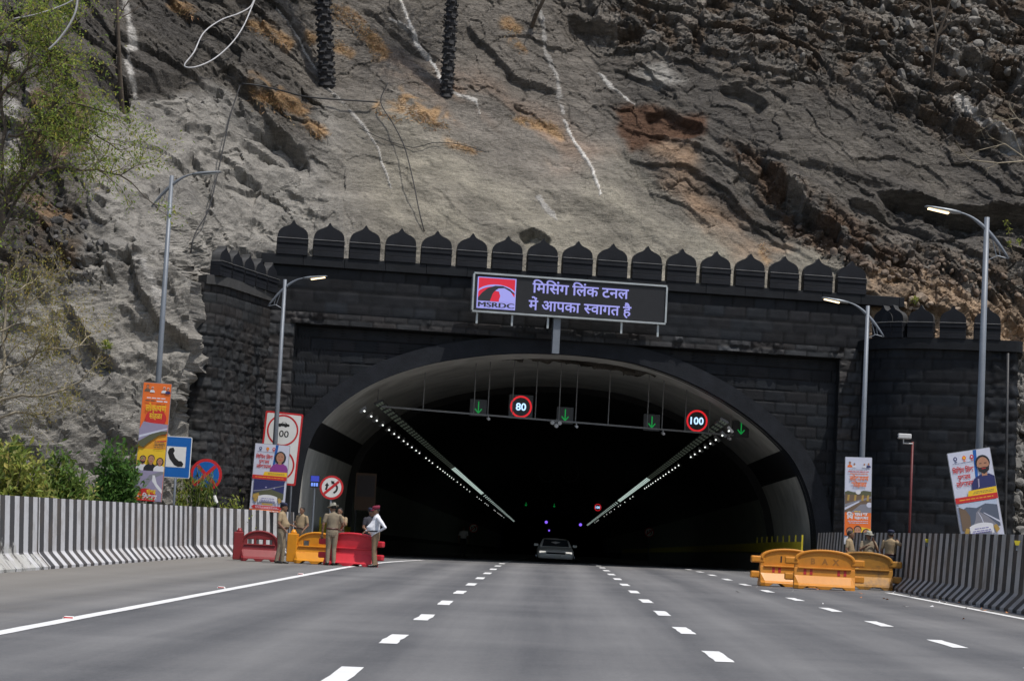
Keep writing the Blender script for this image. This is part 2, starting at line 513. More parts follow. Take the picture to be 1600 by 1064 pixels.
def pl_dist(px, py, pts):
    """distance to a polyline and the signed side (positive: below / left of its run)"""
    D = np.full(px.shape, 1e9); S = np.zeros(px.shape); T = np.zeros(px.shape)
    acc = 0
    for (x0, y0), (x1, y1) in zip(pts[:-1], pts[1:]):
        dx, dy = x1 - x0, y1 - y0; L2 = dx * dx + dy * dy
        t = np.clip(((px - x0) * dx + (py - y0) * dy) / L2, 0, 1)
        d = np.hypot(px - x0 - t * dx, py - y0 - t * dy)
        sd = np.sign(dx * (py - y0) - dy * (px - x0))
        nr = d < D
        S = np.where(nr, sd, S); T = np.where(nr, acc + t * math.sqrt(L2), T); D = np.where(nr, d, D)
        acc += math.sqrt(L2)
    return D, S, T / acc
def in_poly(px, py, pts, soft=14):
    ins = np.zeros(px.shape, bool)
    n = len(pts)
    for i in range(n):
        x0, y0 = pts[i]; x1, y1 = pts[(i + 1) % n]
        if y0 == y1: continue
        c = (y0 > py) != (y1 > py)
        ins ^= c & (px < (x1 - x0) * (py - y0) / (y1 - y0) + x0)
    d, _, _ = pl_dist(px, py, pts + [pts[0]])
    return sstep(-soft, soft, np.where(ins, d, -d))

def cliff_base(x, z):
    """how far behind (Y) the face of the hill lies at height z"""
    main = 83.0 + np.maximum(0, z - 10.2) * 0.74 + np.minimum(0, z - 10.2) * 0.1
    right = 79.6 + np.maximum(z, -1) * 0.50
    main = np.where(x > 14, main + (right - main) * sstep(15.2, 17.5, x) * sstep(16, 9, z), main)
    spur = 70.4 + 0.13 * z + 0.62 * np.maximum(0, z - 9.4) - 0.55 * np.maximum(0, -12.1 - x) + 0.35 * np.maximum(0, -18 - x)
    wd = 0.6 + np.maximum(0, z - 8.3) * 1.7
    s = sstep(0, 1, (-11.75 + 0.45 * sstep(6.5, 9, z) + 0.5 * np.maximum(0, z - 9.0) + 0.22 * np.sin(z * 1.1 + 1) - x) / wd)
    return main + (spur - main) * s
nx, nz = 980, 560
x1, z1 = np.linspace(-27, 27, nx), np.concatenate([np.linspace(-1.2, 10, 150), np.linspace(10.05, 30, nz - 150)])
GX, GZ = np.meshgrid(x1, z1)
GY = cliff_base(GX, GZ)
PX, PY = proj(np.stack([GX, GY, GZ], -1))
# wander of the zone edges, in pixels
wx = 22 * fbm(GX / 1.6, GZ / 1.6, 5, 3); wy = 16 * fbm(GX / 1.6, GZ / 1.6, 5, 8)
QX, QY = PX + wx, PY + wy
rub = np.maximum.reduce([
    in_poly(QX, QY, [(860, -60), (1700, -60), (1700, 260), (1560, 240), (1450, 205), (1330, 150), (1180, 150), (1100, 90), (980, 70), (880, 30)], 30),
    in_poly(QX, QY, [(1130, 230), (1180, 235), (1290, 330), (1400, 380), (1700, 420), (1700, 640), (1380, 480), (1300, 420), (1230, 350)], 16),
    in_poly(QX, QY, [(1560, 560), (1700, 540), (1700, 960), (1540, 960)], 8),
    in_poly(QX, QY, [(-100, 330), (100, 340), (190, 400), (170, 460), (60, 470), (-100, 520)], 20) * 0.8])
rough = np.maximum(rub, in_poly(QX, QY, [(-100, -60), (560, -60), (500, 30), (440, 200), (300, 130), (150, 150), (100, 330), (-100, 340)], 24) * 0.65)
shot = np.maximum(in_poly(QX, QY, [(-100, 460), (120, 430), (150, 180), (330, 140), (520, 270), (560, 420), (350, 480), (330, 960), (-100, 960)], 14),
                  in_poly(QX, QY, [(500, 150), (800, 190), (960, 200), (1050, 320), (1290, 395), (1330, 470), (430, 470), (480, 300)], 30) * 0.85)
rock = np.clip(1 - rub - shot, 0, 1)
calm = 1 - 0.7 * np.maximum(in_poly(QX, QY, [(470, -60), (900, -60), (1000, 190), (900, 260), (500, 150), (420, 60)], 40), in_poly(QX, QY, [(1080, 120), (1380, 200), (1560, 270), (1500, 320), (1330, 300), (1180, 240), (1040, 190)], 30))
rock_a, rough_a = rock * calm, rough * calm
# relief, metres towards the viewer
ca, sa = math.cos(math.radians(-31)), math.sin(math.radians(-31))
AL, PE = GX * ca + GZ * sa, -GX * sa + GZ * ca
wrp = fbm(AL / 3, PE / 1.4, 4, 21)
H = 1.15 * fbm(GX / 7, GZ / 7, 3, 2)
lay = PE / 1.55 + 1.1 * wrp
saw = lay - np.floor(lay)
H += (0.22 * rock_a + 0.40 * rough_a) * (sstep(0.0, 0.14, saw) * (1 - saw) * 1.3)
lay2 = PE / 0.6 + 0.35 * AL / 2 + 1.6 * fbm(AL / 2.2, PE / 0.8, 4, 31)
saw2 = lay2 - np.floor(lay2)
H += (0.09 * rock_a + 0.10 * rough_a) * sstep(0, 0.2, saw2) * (1 - saw2)
f1, fe, cv, cw, ox, oy = voro(AL / 2.3 + 0.35 * wrp, PE / 1.15 + 0.35 * fbm(GX, GZ, 3, 4), 5)
H += rock * (0.45 + 0.55 * calm) * ((cv - 0.5) * 0.26 + ox * (cw - 0.5) * 0.4 + oy * (cv - 0.5) * 0.4) - rock_a * 0.07 * sstep(0.06, 0.0, fe)
f1, fe, cv2, cw2, ox, oy = voro(AL / 0.85 + 0.3 * wrp, PE / 0.55 + 0.3 * fbm(GX * 2, GZ * 2, 3, 14), 15)
H += (0.30 * rub + 0.12 * rock + 0.24 * rough) * ((cv2 - 0.4) * 0.62 + ox * (cw2 - 0.5) * 0.9 + oy * (cv2 - 0.5) * 0.9 - 0.28 * sstep(0.10, 0.0, fe))
f1, fe, cv3, cw3, ox, oy = voro(GX / 0.33 + 0.3 * wrp, GZ / 0.27 + 0.2 * fbm(GX * 3, GZ * 3, 2, 44), 25)
H += (0.11 * rub + 0.03 * rock + 0.07 * rough) * ((cv3 - 0.4) + ox * (cw3 - 0.5) * 1.3 - 0.4 * sstep(0.12, 0.0, fe))
lump = fbm(GX / 1.9 + 0.5 * wrp, GZ / 1.6, 3, 6)
H += shot * (0.55 * lump + 0.10 * fbm(GX / 0.5, GZ / 0.5, 4, 9)) * np.where(PX < 540, 0.85, 0.45)
left_k = 1 - 0.5 * in_poly(QX, QY, [(60, 470), (250, 400), (330, 430), (340, 760), (-50, 760), (-50, 560)], 30)
left = sstep(560, 420, PX) * shot * left_k
pit = fbm(AL / 1.5, PE / 0.75, 4, 51)
H -= left * 0.40 * sstep(0.16, 0.45, pit + 0.35 * fbm(GX / 0.5, GZ / 0.4, 3, 52))
H += left * (0.14 * ridged(AL / 0.9, PE / 0.55, 4, 53) + 0.09 * fbm(GX / 0.35, GZ / 0.3, 3, 54))
f1, fe, cvm, cwm, ox, oy = voro(AL / 0.75 + 0.4 * wrp, PE / 0.5 + 0.3 * fbm(GX * 2, GZ * 2, 3, 4), 66)
H += left * 0.20 * ((cvm - 0.5) + ox * (cwm - 0.5) * 1.4 + oy * (cvm - 0.3))
f1, fe, cvl, cwl, ox, oy = voro(AL / 1.7 + 0.5 * wrp, PE / 1.1 + 0.5 * fbm(GX, GZ, 3, 4), 65)
H += left * ((cvl - 0.5) * 0.30 + ox * (cwl - 0.5) * 0.55 + oy * (cvl - 0.5) * 0.5 - 0.10 * sstep(0.05, 0.0, fe))
H += (0.045 + 0.06 * rough) * fbm(GX / 0.22, GZ / 0.18, 4, 77, 0.6)
# ledges and clefts the photo shows: (run, depth, reach below in pixels)
for pts, dep, rch in (
        ([(285, 60), (330, 95), (375, 140), (420, 195), (470, 245), (498, 290)], 0.42, 24),
        ([(365, 150), (385, 200), (440, 215), (480, 262)], 0.45, 24),
        ([(380, 232), (410, 240), (440, 258)], 0.45, 22), ([(350, 275), (380, 285), (412, 308)], 0.6, 24),
        ([(300, 255), (330, 300), (335, 330)], 0.5, 14),
        ([(1360, 300), (1440, 312), (1530, 335), (1660, 330)], 1.7, 36),
        ([(1120, 150), (1150, 152), (1196, 185)], 0.5, 18),
        ([(1000, 178), (1040, 172), (1090, 205), (1094, 222)], 0.4, 30),
        ([(1170, 240), (1250, 330), (1330, 400)], 0.8, 34),
        ([(1090, 220), (1200, 250), (1330, 285), (1420, 290)], 0.22, 12),
        ([(880, 25), (960, 40), (1010, 30)], 0.8, 30),
        ([(1500, 90), (1600, 130)], 1.0, 30), ([(1380, 150), (1500, 205), (1600, 240)], 0.6, 26),
        ([(185, 0), (187, 110), (205, 205)], 0.5, 16), ([(130, 110), (200, 150), (300, 130)], 0.7, 34),
        ([(815, 375), (835, 365), (860, 378)], 0.5, 18),
        ([(100, 480), (150, 560), (190, 590)], 0.7, 32), ([(190, 380), (215, 470), (260, 545)], 0.5, 30),
        ([(230, 610), (262, 640), (300, 700)], 0.9, 34), ([(255, 530), (300, 560), (318, 640)], 0.7, 34),
        ([(1310, 320), (1390, 340), (1470, 372)], 0.5, 16), ([(720, 40), (800, 120), (880, 140)], 0.35, 16),
        ([(560, 10), (640, 70), (690, 100)], 0.3, 12)):
    d, sd, t = pl_dist(PX + 0.35 * wx, PY + 0.35 * wy, pts)
    below = sd > 0
    fall = np.where(below, np.exp(-(d / rch) ** 2), sstep(5, 0, d))
    endf = sstep(0, 0.14, t) * sstep(1, 0.86, t)
    H -= dep * fall * endf * (0.8 + 0.5 * fbm(GX / 0.8, GZ / 0.8, 3, 61))
    H += 0.28 * dep * endf * np.where(below, 0, np.exp(-(d / 16) ** 2))
# ---- colours of the rock itself: zones, soil, straw-stained and grout-stained ground
def mixc(c, col, f):
    return c + (np.array(col) - c) * np.clip(f, 0, 1)[..., None]
colr = np.zeros(GX.shape + (3,)) + np.array((0.092, 0.086, 0.080))
n1 = fbm(AL / 2.5, PE / 1.0, 5, 71); n2 = fbm(GX / 0.6, GZ / 0.6, 4, 72)
colr = mixc(colr, (0.135, 0.125, 0.112), sstep(-0.1, 0.35, n1) * 0.8)
colr = mixc(colr, (0.105, 0.080, 0.060), rub * sstep(-0.25, 0.2, n2) * 0.85)
colr = mixc(colr, (0.205, 0.190, 0.172), rub * sstep(0.62, 0.9, cv2) * 0.8)
colr = mixc(colr, (0.20, 0.193, 0.180), shot * sstep(600, 480, QX))
colr = mixc(colr, (0.150, 0.146, 0.140), shot * sstep(600, 480, QX) * sstep(0.0, 0.4, n1) * 0.7)
colr = mixc(colr, (0.250, 0.235, 0.195), shot * sstep(480, 640, QX) * (0.7 + 0.5 * n1))
colr = mixc(colr, (0.165, 0.152, 0.137), in_poly(QX, QY, [(430, 0), (900, 0), (990, 190), (900, 300), (500, 150), (430, 80)], 40) * 0.85)
colr = mixc(colr, (0.24, 0.178, 0.138), in_poly(QX, QY, [(600, 90), (720, 110), (960, 230), (900, 250), (760, 215), (640, 150)], 30) * sstep(-0.3, 0.25, n1) * 0.75)
colr = mixc(colr, (0.295, 0.212, 0.150), in_poly(QX, QY, [(985, 185), (1040, 195), (1075, 235), (1110, 300), (1200, 335), (1240, 380), (1200, 405), (1100, 345), (1030, 270)], 16) * (0.55 + n1))
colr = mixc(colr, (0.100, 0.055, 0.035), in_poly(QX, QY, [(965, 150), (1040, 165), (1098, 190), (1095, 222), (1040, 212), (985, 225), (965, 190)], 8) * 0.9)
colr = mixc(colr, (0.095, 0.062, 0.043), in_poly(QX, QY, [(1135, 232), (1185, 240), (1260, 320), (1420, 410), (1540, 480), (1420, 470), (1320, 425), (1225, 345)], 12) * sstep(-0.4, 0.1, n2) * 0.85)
colr = mixc(colr, (0.36, 0.265, 0.185), in_poly(QX, QY, [(1340, 432), (1430, 442), (1540, 468), (1640, 490), (1640, 590), (1340, 580)], 10) * (0.55 + 0.45 * sstep(-0.3, 0.2, n2)))
colr = mixc(colr, (0.210, 0.205, 0.195), in_poly(QX, QY, [(1555, 560), (1700, 560), (1700, 960), (1540, 960)], 8))
colr = mixc(colr, (0.36, 0.35, 0.33), in_poly(QX, QY, [(985, 95), (1040, 90), (1065, 125), (1030, 130)], 10) * 0.8)
colr = mixc(colr, (0.40, 0.39, 0.38), in_poly(QX, QY, [(0, 90), (40, 110), (50, 260), (0, 280)], 10) * sstep(-0.1, 0.2, n2) * 0.8)
colr = mixc(colr, (0.26, 0.17, 0.10), in_poly(QX, QY, [(60, 90), (130, 150), (150, 330), (90, 420), (40, 330)], 20) * sstep(0.05, 0.4, n2) * 0.8)
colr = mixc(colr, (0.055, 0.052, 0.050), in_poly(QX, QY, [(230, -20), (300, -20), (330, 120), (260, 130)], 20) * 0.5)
STRAW = [([(540, 20), (575, 55), (598, 90)], 13), ([(512, 10), (545, 30)], 12), ([(395, 45), (425, 55), (450, 72)], 9), ([(480, 58), (490, 62)], 7),
         ([(405, 150), (430, 160), (470, 172)], 15), ([(480, 195), (505, 215)], 9), ([(590, 175), (625, 190)], 6), ([(630, 170), (660, 185), (695, 195)], 13),
         ([(525, 68), (545, 78)], 7), ([(620, 150), (630, 165)], 5), ([(700, 225), (745, 237)], 6), ([(790, 40), (810, 48)], 9), ([(800, 70), (820, 76)], 5),
         ([(1190, 380), (1200, 400)], 5), ([(270, 10), (300, 25)], 8), ([(810, 185), (870, 200)], 7)]
straw = np.zeros(GX.shape)
for pts, wd in STRAW:
    d, _, _ = pl_dist(PX + 0.6 * wx, PY + 0.6 * wy, pts)
    straw = np.maximum(straw, sstep(wd + 5, wd - 6, d + 7 * n2))
colr = mixc(colr, (0.38, 0.24, 0.12), straw * sstep(-0.45, 0.05, n2 + 0.3 * n1) * 0.75)
GROUT = [([(193, -5), (205, 40), (210, 100)], 7, .55), ([(206, 110), (212, 165)], 5, .5), ([(622, 0), (645, 55), (672, 92), (690, 138)], 3.2, .62), ([(430, 15), (462, 60), (496, 105)], 2.4, .5),
         ([(515, 140), (560, 190), (590, 240), (612, 300)], 2.0, .36), ([(838, 0), (855, 70), (875, 140), (880, 165)], 5, .36), ([(880, 180), (905, 225), (925, 260), (938, 300)], 3.2, .5),
         ([(935, 95), (965, 125), (990, 150)], 3.0, .45), ([(1465, 65), (1490, 90), (1510, 138)], 5, .5), ([(1495, 155), (1530, 200), (1560, 215), (1610, 262)], 8, .42), ([(1550, 70), (1575, 90)], 5, .4),
         ([(845, 300), (870, 340)], 6, .3), ([(700, 150), (740, 160), (750, 180)], 3, .45), ([(215, 410), (240, 460), (255, 500)], 9, .28), ([(610, 35), (640, 50)], 4, .4), ([(120, 20), (100, 50)], 2, .3)]
for pts, wd, al in GROUT:
    d, _, _ = pl_dist(PX + 0.14 * wx, PY + 0.1 * wy, pts)
    f = sstep(wd * 0.85, wd * 0.5, d + 0.8 * wd * (n2 + 0.5 * fbm(GX / 0.25, GZ / 0.25, 3, 73))) * sstep(-0.6, -0.15, fbm(GX / 0.9, GZ / 0.7, 3, 74) + 0.15)
    al = al * 1.15; colr = mixc(colr, (al, al * 0.98, al * 0.95), f * (0.9 if wd < 4 else 0.75))
    H += 0.05 * f
colr = np.clip(colr * np.array((1.20, 1.18, 1.145)), 0.02, 0.8)
# displace along the mean normal of the slope
NY, NZ = -0.80, 0.45
steep = sstep(1.5, 5, np.abs(np.gradient(GY, axis=1) / (x1[1] - x1[0]))) * (GX < -9)
P_ = np.stack([GX + 0.10 * fbm(GX / 1.2, GZ / 1.2, 3, 91) + steep * (0.55 * fbm(GY / 1.1, GZ / 0.9, 5, 95) - 0.1), GY + NY * H, GZ + NZ * H], -1)
keep = ~((np.abs(GX[:-1, :-1] - 2.6) < 13.8) & (GZ[:-1, :-1] < 7.4))
me = grid_mesh('hillside', P_, M_ROCK, keep, colr, smooth=False)
a = me.attributes.new('grain', 'FLOAT', 'POINT')
a.data.foreach_set('value', np.clip(1 - 0.8 * shot, 0, 1).astype(np.float32).ravel())
HILL = struct(link('hillside', me))
CL_P = P_.reshape(-1, 3)
_qx, _qy = proj(CL_P)
_bx = np.clip(((_qx + 120) / 3).astype(int), 0, 639); _by = np.clip(((_qy + 120) / 3).astype(int), 0, 439)
_od = np.argsort(-CL_P[:, 1])
BUCK = np.full((440, 640), -1); BUCK[_by[_od], _bx[_od]] = _od
def cliff_at(px, py):
    """the point of the rock face seen at a photo pixel"""
    x, y = int(np.clip((px + 120) / 3, 1, 638)), int(np.clip((py + 120) / 3, 1, 438))
    for r in range(0, 12):
        w_ = BUCK[max(0, y - r):y + r + 1, max(0, x - r):x + r + 1]; w_ = w_[w_ >= 0]
        if len(w_): return Vector(CL_P[w_[len(w_) // 2]])
    return Vector(at(px, py, 84))

# ================================================================== TUNNEL PORTAL
M_STONE = pmat('dark_stone', rough=0.62, var=0.30, vs=2.2, bump=0.35, bs=16, attr=True, spec=0.16, bd=0.03)
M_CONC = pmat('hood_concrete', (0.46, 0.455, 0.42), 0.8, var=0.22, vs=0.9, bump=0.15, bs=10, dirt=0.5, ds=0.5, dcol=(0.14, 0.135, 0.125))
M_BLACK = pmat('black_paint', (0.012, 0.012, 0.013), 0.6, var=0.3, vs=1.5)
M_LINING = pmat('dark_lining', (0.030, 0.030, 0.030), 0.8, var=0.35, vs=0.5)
M_PANEL = pmat('wall_cladding', (0.20, 0.215, 0.185), 0.5, var=0.2, vs=0.7)
PT = thing('tunnel_portal', 'black stone fort-like tunnel portal with pointed merlons and a wide arched mouth', 'tunnel portal', tuple(P0), YAW)

def block_relief(U, Z, bw, bh, rough, seed, groove=0.03):
    row = np.floor(Z / bh)
    uo = U + (row % 2) * bw / 2 + 0.25 * bw * _hash(row, row * 0, seed)
    cl = np.floor(uo / bw)
    fu, fz = (uo / bw - cl) * bw, (Z / bh - row) * bh
    e = np.minimum(np.minimum(fu, bw - fu), np.minimum(fz, bh - fz))
    pil = sstep(0.0, 0.05, e)
    rnd = _hash(row, cl, seed + 1); r2 = _hash(row, cl, seed + 2)
    tilt = (fz / bh - 0.5) * (r2 - 0.5) + (fu / bw - 0.5) * (rnd - 0.5)
    h = -groove * (1 - pil) + pil * (0.25 * rough * (rnd - 0.5) + rough * 0.5 * tilt)
    lump = ridged(U / 0.45 + 7 * rnd, Z / 0.3 + 5 * r2, 4, seed + 3) - 0.6
    h += pil * rough * 0.9 * lump
    return h, rnd + 10 * np.floor(pil * 3.99), r2
def stone_col(rnd, r2, base=(0.0135, 0.015, 0.018)):
    q = np.floor(rnd / 10) / 3; rnd = rnd - 10 * np.floor(rnd / 10)
    k = (0.76 + 0.52 * rnd) * (0.45 + 0.55 * q)
    c = np.stack([base[0] * k * (1 + 0.16 * (r2 - 0.5)), base[1] * k, base[2] * k * (1 - 0.10 * (r2 - 0.5))], -1)
    return c
def wall_strip(name, path, z0, z1, rough, seed, bw=0.82, bh=0.43, res=0.075, base=(0.0135, 0.015, 0.018), parent=PT, groove=0.03, rowrough=None):
    """rough-faced wall standing on a ground line 'path' of (s, d); its face points to the right-hand side of the run"""
    pts = [Vector((a, b)) for a, b in path]
    L_ = [0]
    for a, b in zip(pts[:-1], pts[1:]): L_.append(L_[-1] + (b - a).length)
    n = max(2, int(L_[-1] / res)); m = max(2, int((z1 - z0) / res))
    us = np.linspace(0, L_[-1], n + 1); zs = np.linspace(z0, z1, m + 1)
    sx = np.interp(us, L_, [p.x for p in pts]); sy = np.interp(us, L_, [p.y for p in pts])
    tx, ty = np.gradient(sx), np.gradient(sy); tl = np.hypot(tx, ty); tx /= tl; ty /= tl
    nxv, nyv = ty, -tx
    U, Z = np.meshgrid(us, zs)
    h, rnd, r2 = block_relief(U, Z, bw, bh, 1.0, seed, 0)
    rr = rough if rowrough is None else rowrough(U, Z)
    h, rnd, r2 = block_relief(U, Z, bw, bh, rr, seed, groove)
    P = np.stack([sx[None] + nxv[None] * h, sy[None] + nyv[None] * h, Z], -1)
    return link(name, grid_mesh(name, P, M_STONE, None, stone_col(rnd, r2, base)), parent)

# upper wall between cornice and rough band, in the plane d = 0 (faces -d)
wall_strip('upper_wall', [(-11.35, 0), (11.3, 0)], 8.62, 10.3, 0.028, 3, groove=0.028)
wall_strip('rough_band', [(-10.25, -0.04), (10.5, -0.04)], 8.22, 8.62, 0.2, 11, bw=0.86, bh=0.42, res=0.045, base=(0.032, 0.032, 0.034), rowrough=lambda U, Z: np.where(_hash(np.floor(U / .43), np.floor(U * 0), 5) > .55, .26, .04))
wall_strip('pilaster', [(-11.35, -0.03), (-10.1, -0.03)], -0.6, 8.62, 0.12, 21, bw=0.62, res=0.05, base=(0.04, 0.04, 0.042))
wall_strip('pilaster', [(10.36, -0.03), (11.5, -0.03)], -0.6, 8.62, 0.12, 31, bw=0.62, res=0.05, base=(0.04, 0.04, 0.042), rowrough=lambda U, Z: np.where(np.abs(U - 0.3) < 0.33, 0.16, 0.03))
mb = MB()
mb.box(-10.1, 10.36, 0.0, 0.5, 8.20, 8.24)            # underside of the band
mb.box(-10.12, -10.09, -0.02, 0.5, -0.6, 8.22); mb.box(10.35, 10.38, -0.02, 0.5, -0.6, 8.22)
mb.box(-11.3, 11.3, 0.12, 2.4, 9.9, 10.3)             # top of the wall
mb.c = [(0.015, 0.016, 0.018)] * len(mb.f)
mb.build('wall_core', M_STONE, PT)
mb = MB()
for s in np.arange(-11.45, 12.7, 1.5):
    e = min(s + 1.492, 12.75); q = random.uniform(-.006, .006)
    mb.box(s, e, -0.15 + q, 0.5, 10.29, 10.66 + q * .5)
mb.c = [(0.0135, 0.015, 0.018)] * len(mb.f)
mb.build('cornice', M_STONE, PT, bevel=0.015)

# arch outline from left foot over the crown to the right foot
AP = [(-9.42, -0.6), (-9.55, 0.6), (-9.56, 1.63), (-9.46, 3.0), (-9.25, 4.0), (-8.85, 4.75), (-7.95, 5.62), (-6.76, 6.38), (-5.2, 7.0), (-3.52, 7.4), (-1.9, 7.63), (-0.2, 7.71), (1.3, 7.67), (2.8, 7.5), (4.3, 7.1), (5.75, 6.5), (6.9, 5.86), (7.85, 5.18), (8.72, 4.35), (9.32, 3.3), (9.66, 2.2), (9.78, 1.2), (9.78, 0.4), (9.7, -0.6)]
def catmull(P, k=10):
    P = [Vector(p) for p in P]; Q = [2 * P[0] - P[1]] + P + [2 * P[-1] - P[-2]]; out = []
    for i in range(1, len(Q) - 2):
        a, b, c, d = Q[i - 1:i + 3]
        for j in range(k):
            t = j / k
            out.append(0.5 * ((2 * b) + (c - a) * t + (2 * a - 5 * b + 4 * c - d) * t * t + (3 * b - a - 3 * c + d) * t ** 3))
    out.append(P[-1]); return out
ARC = np.array([tuple(p) for p in catmull(AP, 24)])
tg = np.gradient(ARC, axis=0); tg /= np.hypot(tg[:, 0], tg[:, 1])[:, None]
ARN = np.stack([-tg[:, 1], tg[:, 0]], -1)                    # outward normal of the arch
# recessed wall panel round the arch
cx, cz = 0.12, 0.4
S0, S1, Zt = -10.1, 10.36, 8.22
dv = ARC - np.array([cx, cz])
k = np.full(len(dv), 1e9)
k = np.where(dv[:, 0] < 0, np.minimum(k, (S0 - cx) / dv[:, 0]), np.minimum(k, (S1 - cx) / np.maximum(dv[:, 0], 1e-9)))
k = np.where(dv[:, 1] > 0, np.minimum(k, (Zt - cz) / np.maximum(dv[:, 1], 1e-9)), k)
OUT = np.array([cx, cz]) + dv * k[:, None]
OUT[0] = (S0, -0.6); OUT[-1] = (S1, -0.6)
T = np.linspace(0, 1, 110)[:, None, None]
G = ARC[None] * (1 - T) + OUT[None] * T
h, rnd, r2 = block_relief(G[..., 0], G[..., 1], 0.82, 0.43, 0.018, 41, 0.026)
P = np.stack([G[..., 0], 0.36 - h, G[..., 1]], -1)
link('arch_wall', grid_mesh('arch_wall', P, M_STONE, None, stone_col(rnd, r2)), PT)
# ring of dressed stone round the arch
mb = MB()
n = len(ARC)
ri, ro = ARC, ARC + ARN * 0.62
V = []
for a, b in zip(ri, ro):
    V += [(a[0], 0.16, a[1]), (b[0], 0.16, b[1]), (b[0], 0.40, b[1]), (a[0], 0.9, a[1])]
F = []
for i in range(n - 1):
    for j in range(4):
        F.append((i * 4 + j, i * 4 + (j + 1) % 4, i * 4 + 4 + (j + 1) % 4, i * 4 + 4 + j))
mb.add(V, F, 0, (0.0145, 0.0165, 0.021))
mb.build('arch_ring', M_STONE, PT)

# merlons: an ogee-topped slab on a slightly thicker foot
half = [(.55, 0), (.55, .64), (.545, .74), (.515, .84), (.45, .925), (.34, .995), (.215, 1.045), (.125, 1.095), (.07, 1.155), (.038, 1.215), (0, 1.255)]
def merlon_mesh():
    m_ = MB()
    out = half + [(-a, b) for a, b in half[-2::-1]]
    m_.prism(out, lambda a, b: (a, -0.14, b), lambda a, b: (a, 0.18, b))
    for i, z in enumerate((0.0, 0.2, 0.405)):
        m_.box(-.562, .562, -0.19 - .03 * (i == 2), 0.2, z, z + (0.197 if i < 2 else 0.17))
    m_.c = [(0.0135, 0.015, 0.019)] * len(m_.f)
    m_.c[2:2 + len(out)] = [(0.055, 0.055, 0.055)] * len(out); n_ = len(m_.f); m_.box(-.568, .568, -0.245, 0.2, .578, .604); m_.c = m_.c[:n_] + [(0.16, 0.16, 0.16)] * (len(m_.f) - n_)  # sunlit edges put into the colour: paler slab sides and ledge strip
    o = m_.build('merlon', M_STONE, PT, bevel=0.012)
    return o
mer0 = merlon_mesh()
first = True
def put_merlon(s, d, z, rot=0.0, k=1.0, kx=None):
    global first
    o = mer0 if first else mer0.copy()
    if not first: COL.objects.link(o); o.parent = PT
    first = False
    o.location = (s, d, z); o.rotation_euler = (0, 0, rot); o.scale = (kx or k, 1, k)
for i in range(17):
    put_merlon(-10.37 + 1.3145 * i, 0.0 + random.uniform(-.01, .01), 10.655)

# left tower: side wall splays from the wall to the front corner, front runs to the left behind the rock
def wl(x, y): 
    p = np.array([x, y, 0]) - P0
    return float(p @ FU), float(p @ FN)
LT = [wl(-12.62, 77.0), wl(-12.55, 73.1), wl(-12.45, 72.85), wl(-12.1, 72.87), wl(-11.75, 73.1), wl(-11.5, 73.6), wl(-11.05, 75.6), (-10.98, 0.0)]
LT[-1] = wl(-10.52, 78.0)
def dense(path, k=6):
    q = [Vector(p) for p in path]; o = []
    for a, b in zip(q[:-1], q[1:]):
        for j in range(k): o.append(tuple(a.lerp(b, j / k)))
    return o + [tuple(q[-1])]
wall_strip('tower_wall', LT, -0.6, 8.95, 0.13, 51, bw=0.6, bh=0.36, res=0.05, base=(0.030, 0.030, 0.031), rowrough=lambda U, Z: 0.14 * sstep(8.1, 7.4, Z) + 0.03)
def ledge(name, path, out, back, z0, z1, col=(0.0135, 0.015, 0.018)):
    q = [Vector(p) for p in path]; mb = MB(); rings = []
    for i, p in enumerate(q):
        t = (q[min(i + 1, len(q) - 1)] - q[max(i - 1, 0)]).normalized()
        nrm = Vector((t.y, -t.x))
        a, b = p + nrm * out, p - nrm * back
        rings.append([(a.x, a.y, z0), (a.x, a.y, z1), (b.x, b.y, z1), (b.x, b.y, z0)])
    mb.loft(rings); mb.c = [col] * len(mb.f)
    return mb.build(name, M_STONE, PT)
ledge('tower_cornice', LT[3:], 0.10, 0.6, 8.9, 9.22, (0.06, 0.06, 0.06))  # paler than the right cornice: sunlight put into its colour
a, b = Vector(LT[-1]), Vector(LT[4])
for i in range(5):
    p = a.lerp(b, 0.08 + 0.215 * i)
    put_merlon(p.x, p.y, 9.2, math.atan2((a - b).y, (a - b).x), 0.86)
# right tower: rounded, standing forward of the wall
RT = [(11.22, 0.3), wl(11.45, 81.0), wl(11.75, 80.35), wl(12.3, 79.75), wl(13.1, 79.35), wl(14.2, 79.05), wl(15.4, 78.85), wl(16.3, 78.75), wl(16.5, 78.85), wl(16.7, 79.6), wl(17.1, 81.8)]
RTs = [tuple(p) for p in catmull(RT, 6)]
wall_strip('tower_wall', RTs, -0.6, 8.6, 0.05, 61, bw=0.7, base=(0.0135, 0.015, 0.018), rowrough=lambda U, Z: np.where(U > 6.05, 0.2, 0.03))
ledge('tower_cornice', RTs, 0.16, 1.2, 8.5, 8.9)
L_ = [0]
for p, q in zip(RTs[:-1], RTs[1:]): L_.append(L_[-1] + math.dist(p, q))
for px in (1382, 1397, 1437, 1489, 1546):
    # the merlon stands where its pixel column meets the tower's line
    best = min(range(1, len(RTs) - 8), key=lambda i: abs(proj(P0 + FU * RTs[i][0] + FN * RTs[i][1] + np.array([0, 0, 9.4]))[0] - px))
    t = Vector(RTs[best + 1]) - Vector(RTs[best - 1])
    put_merlon(RTs[best][0], RTs[best][1], 8.89, math.atan2(t.y, t.x), 0.97, 0.84)

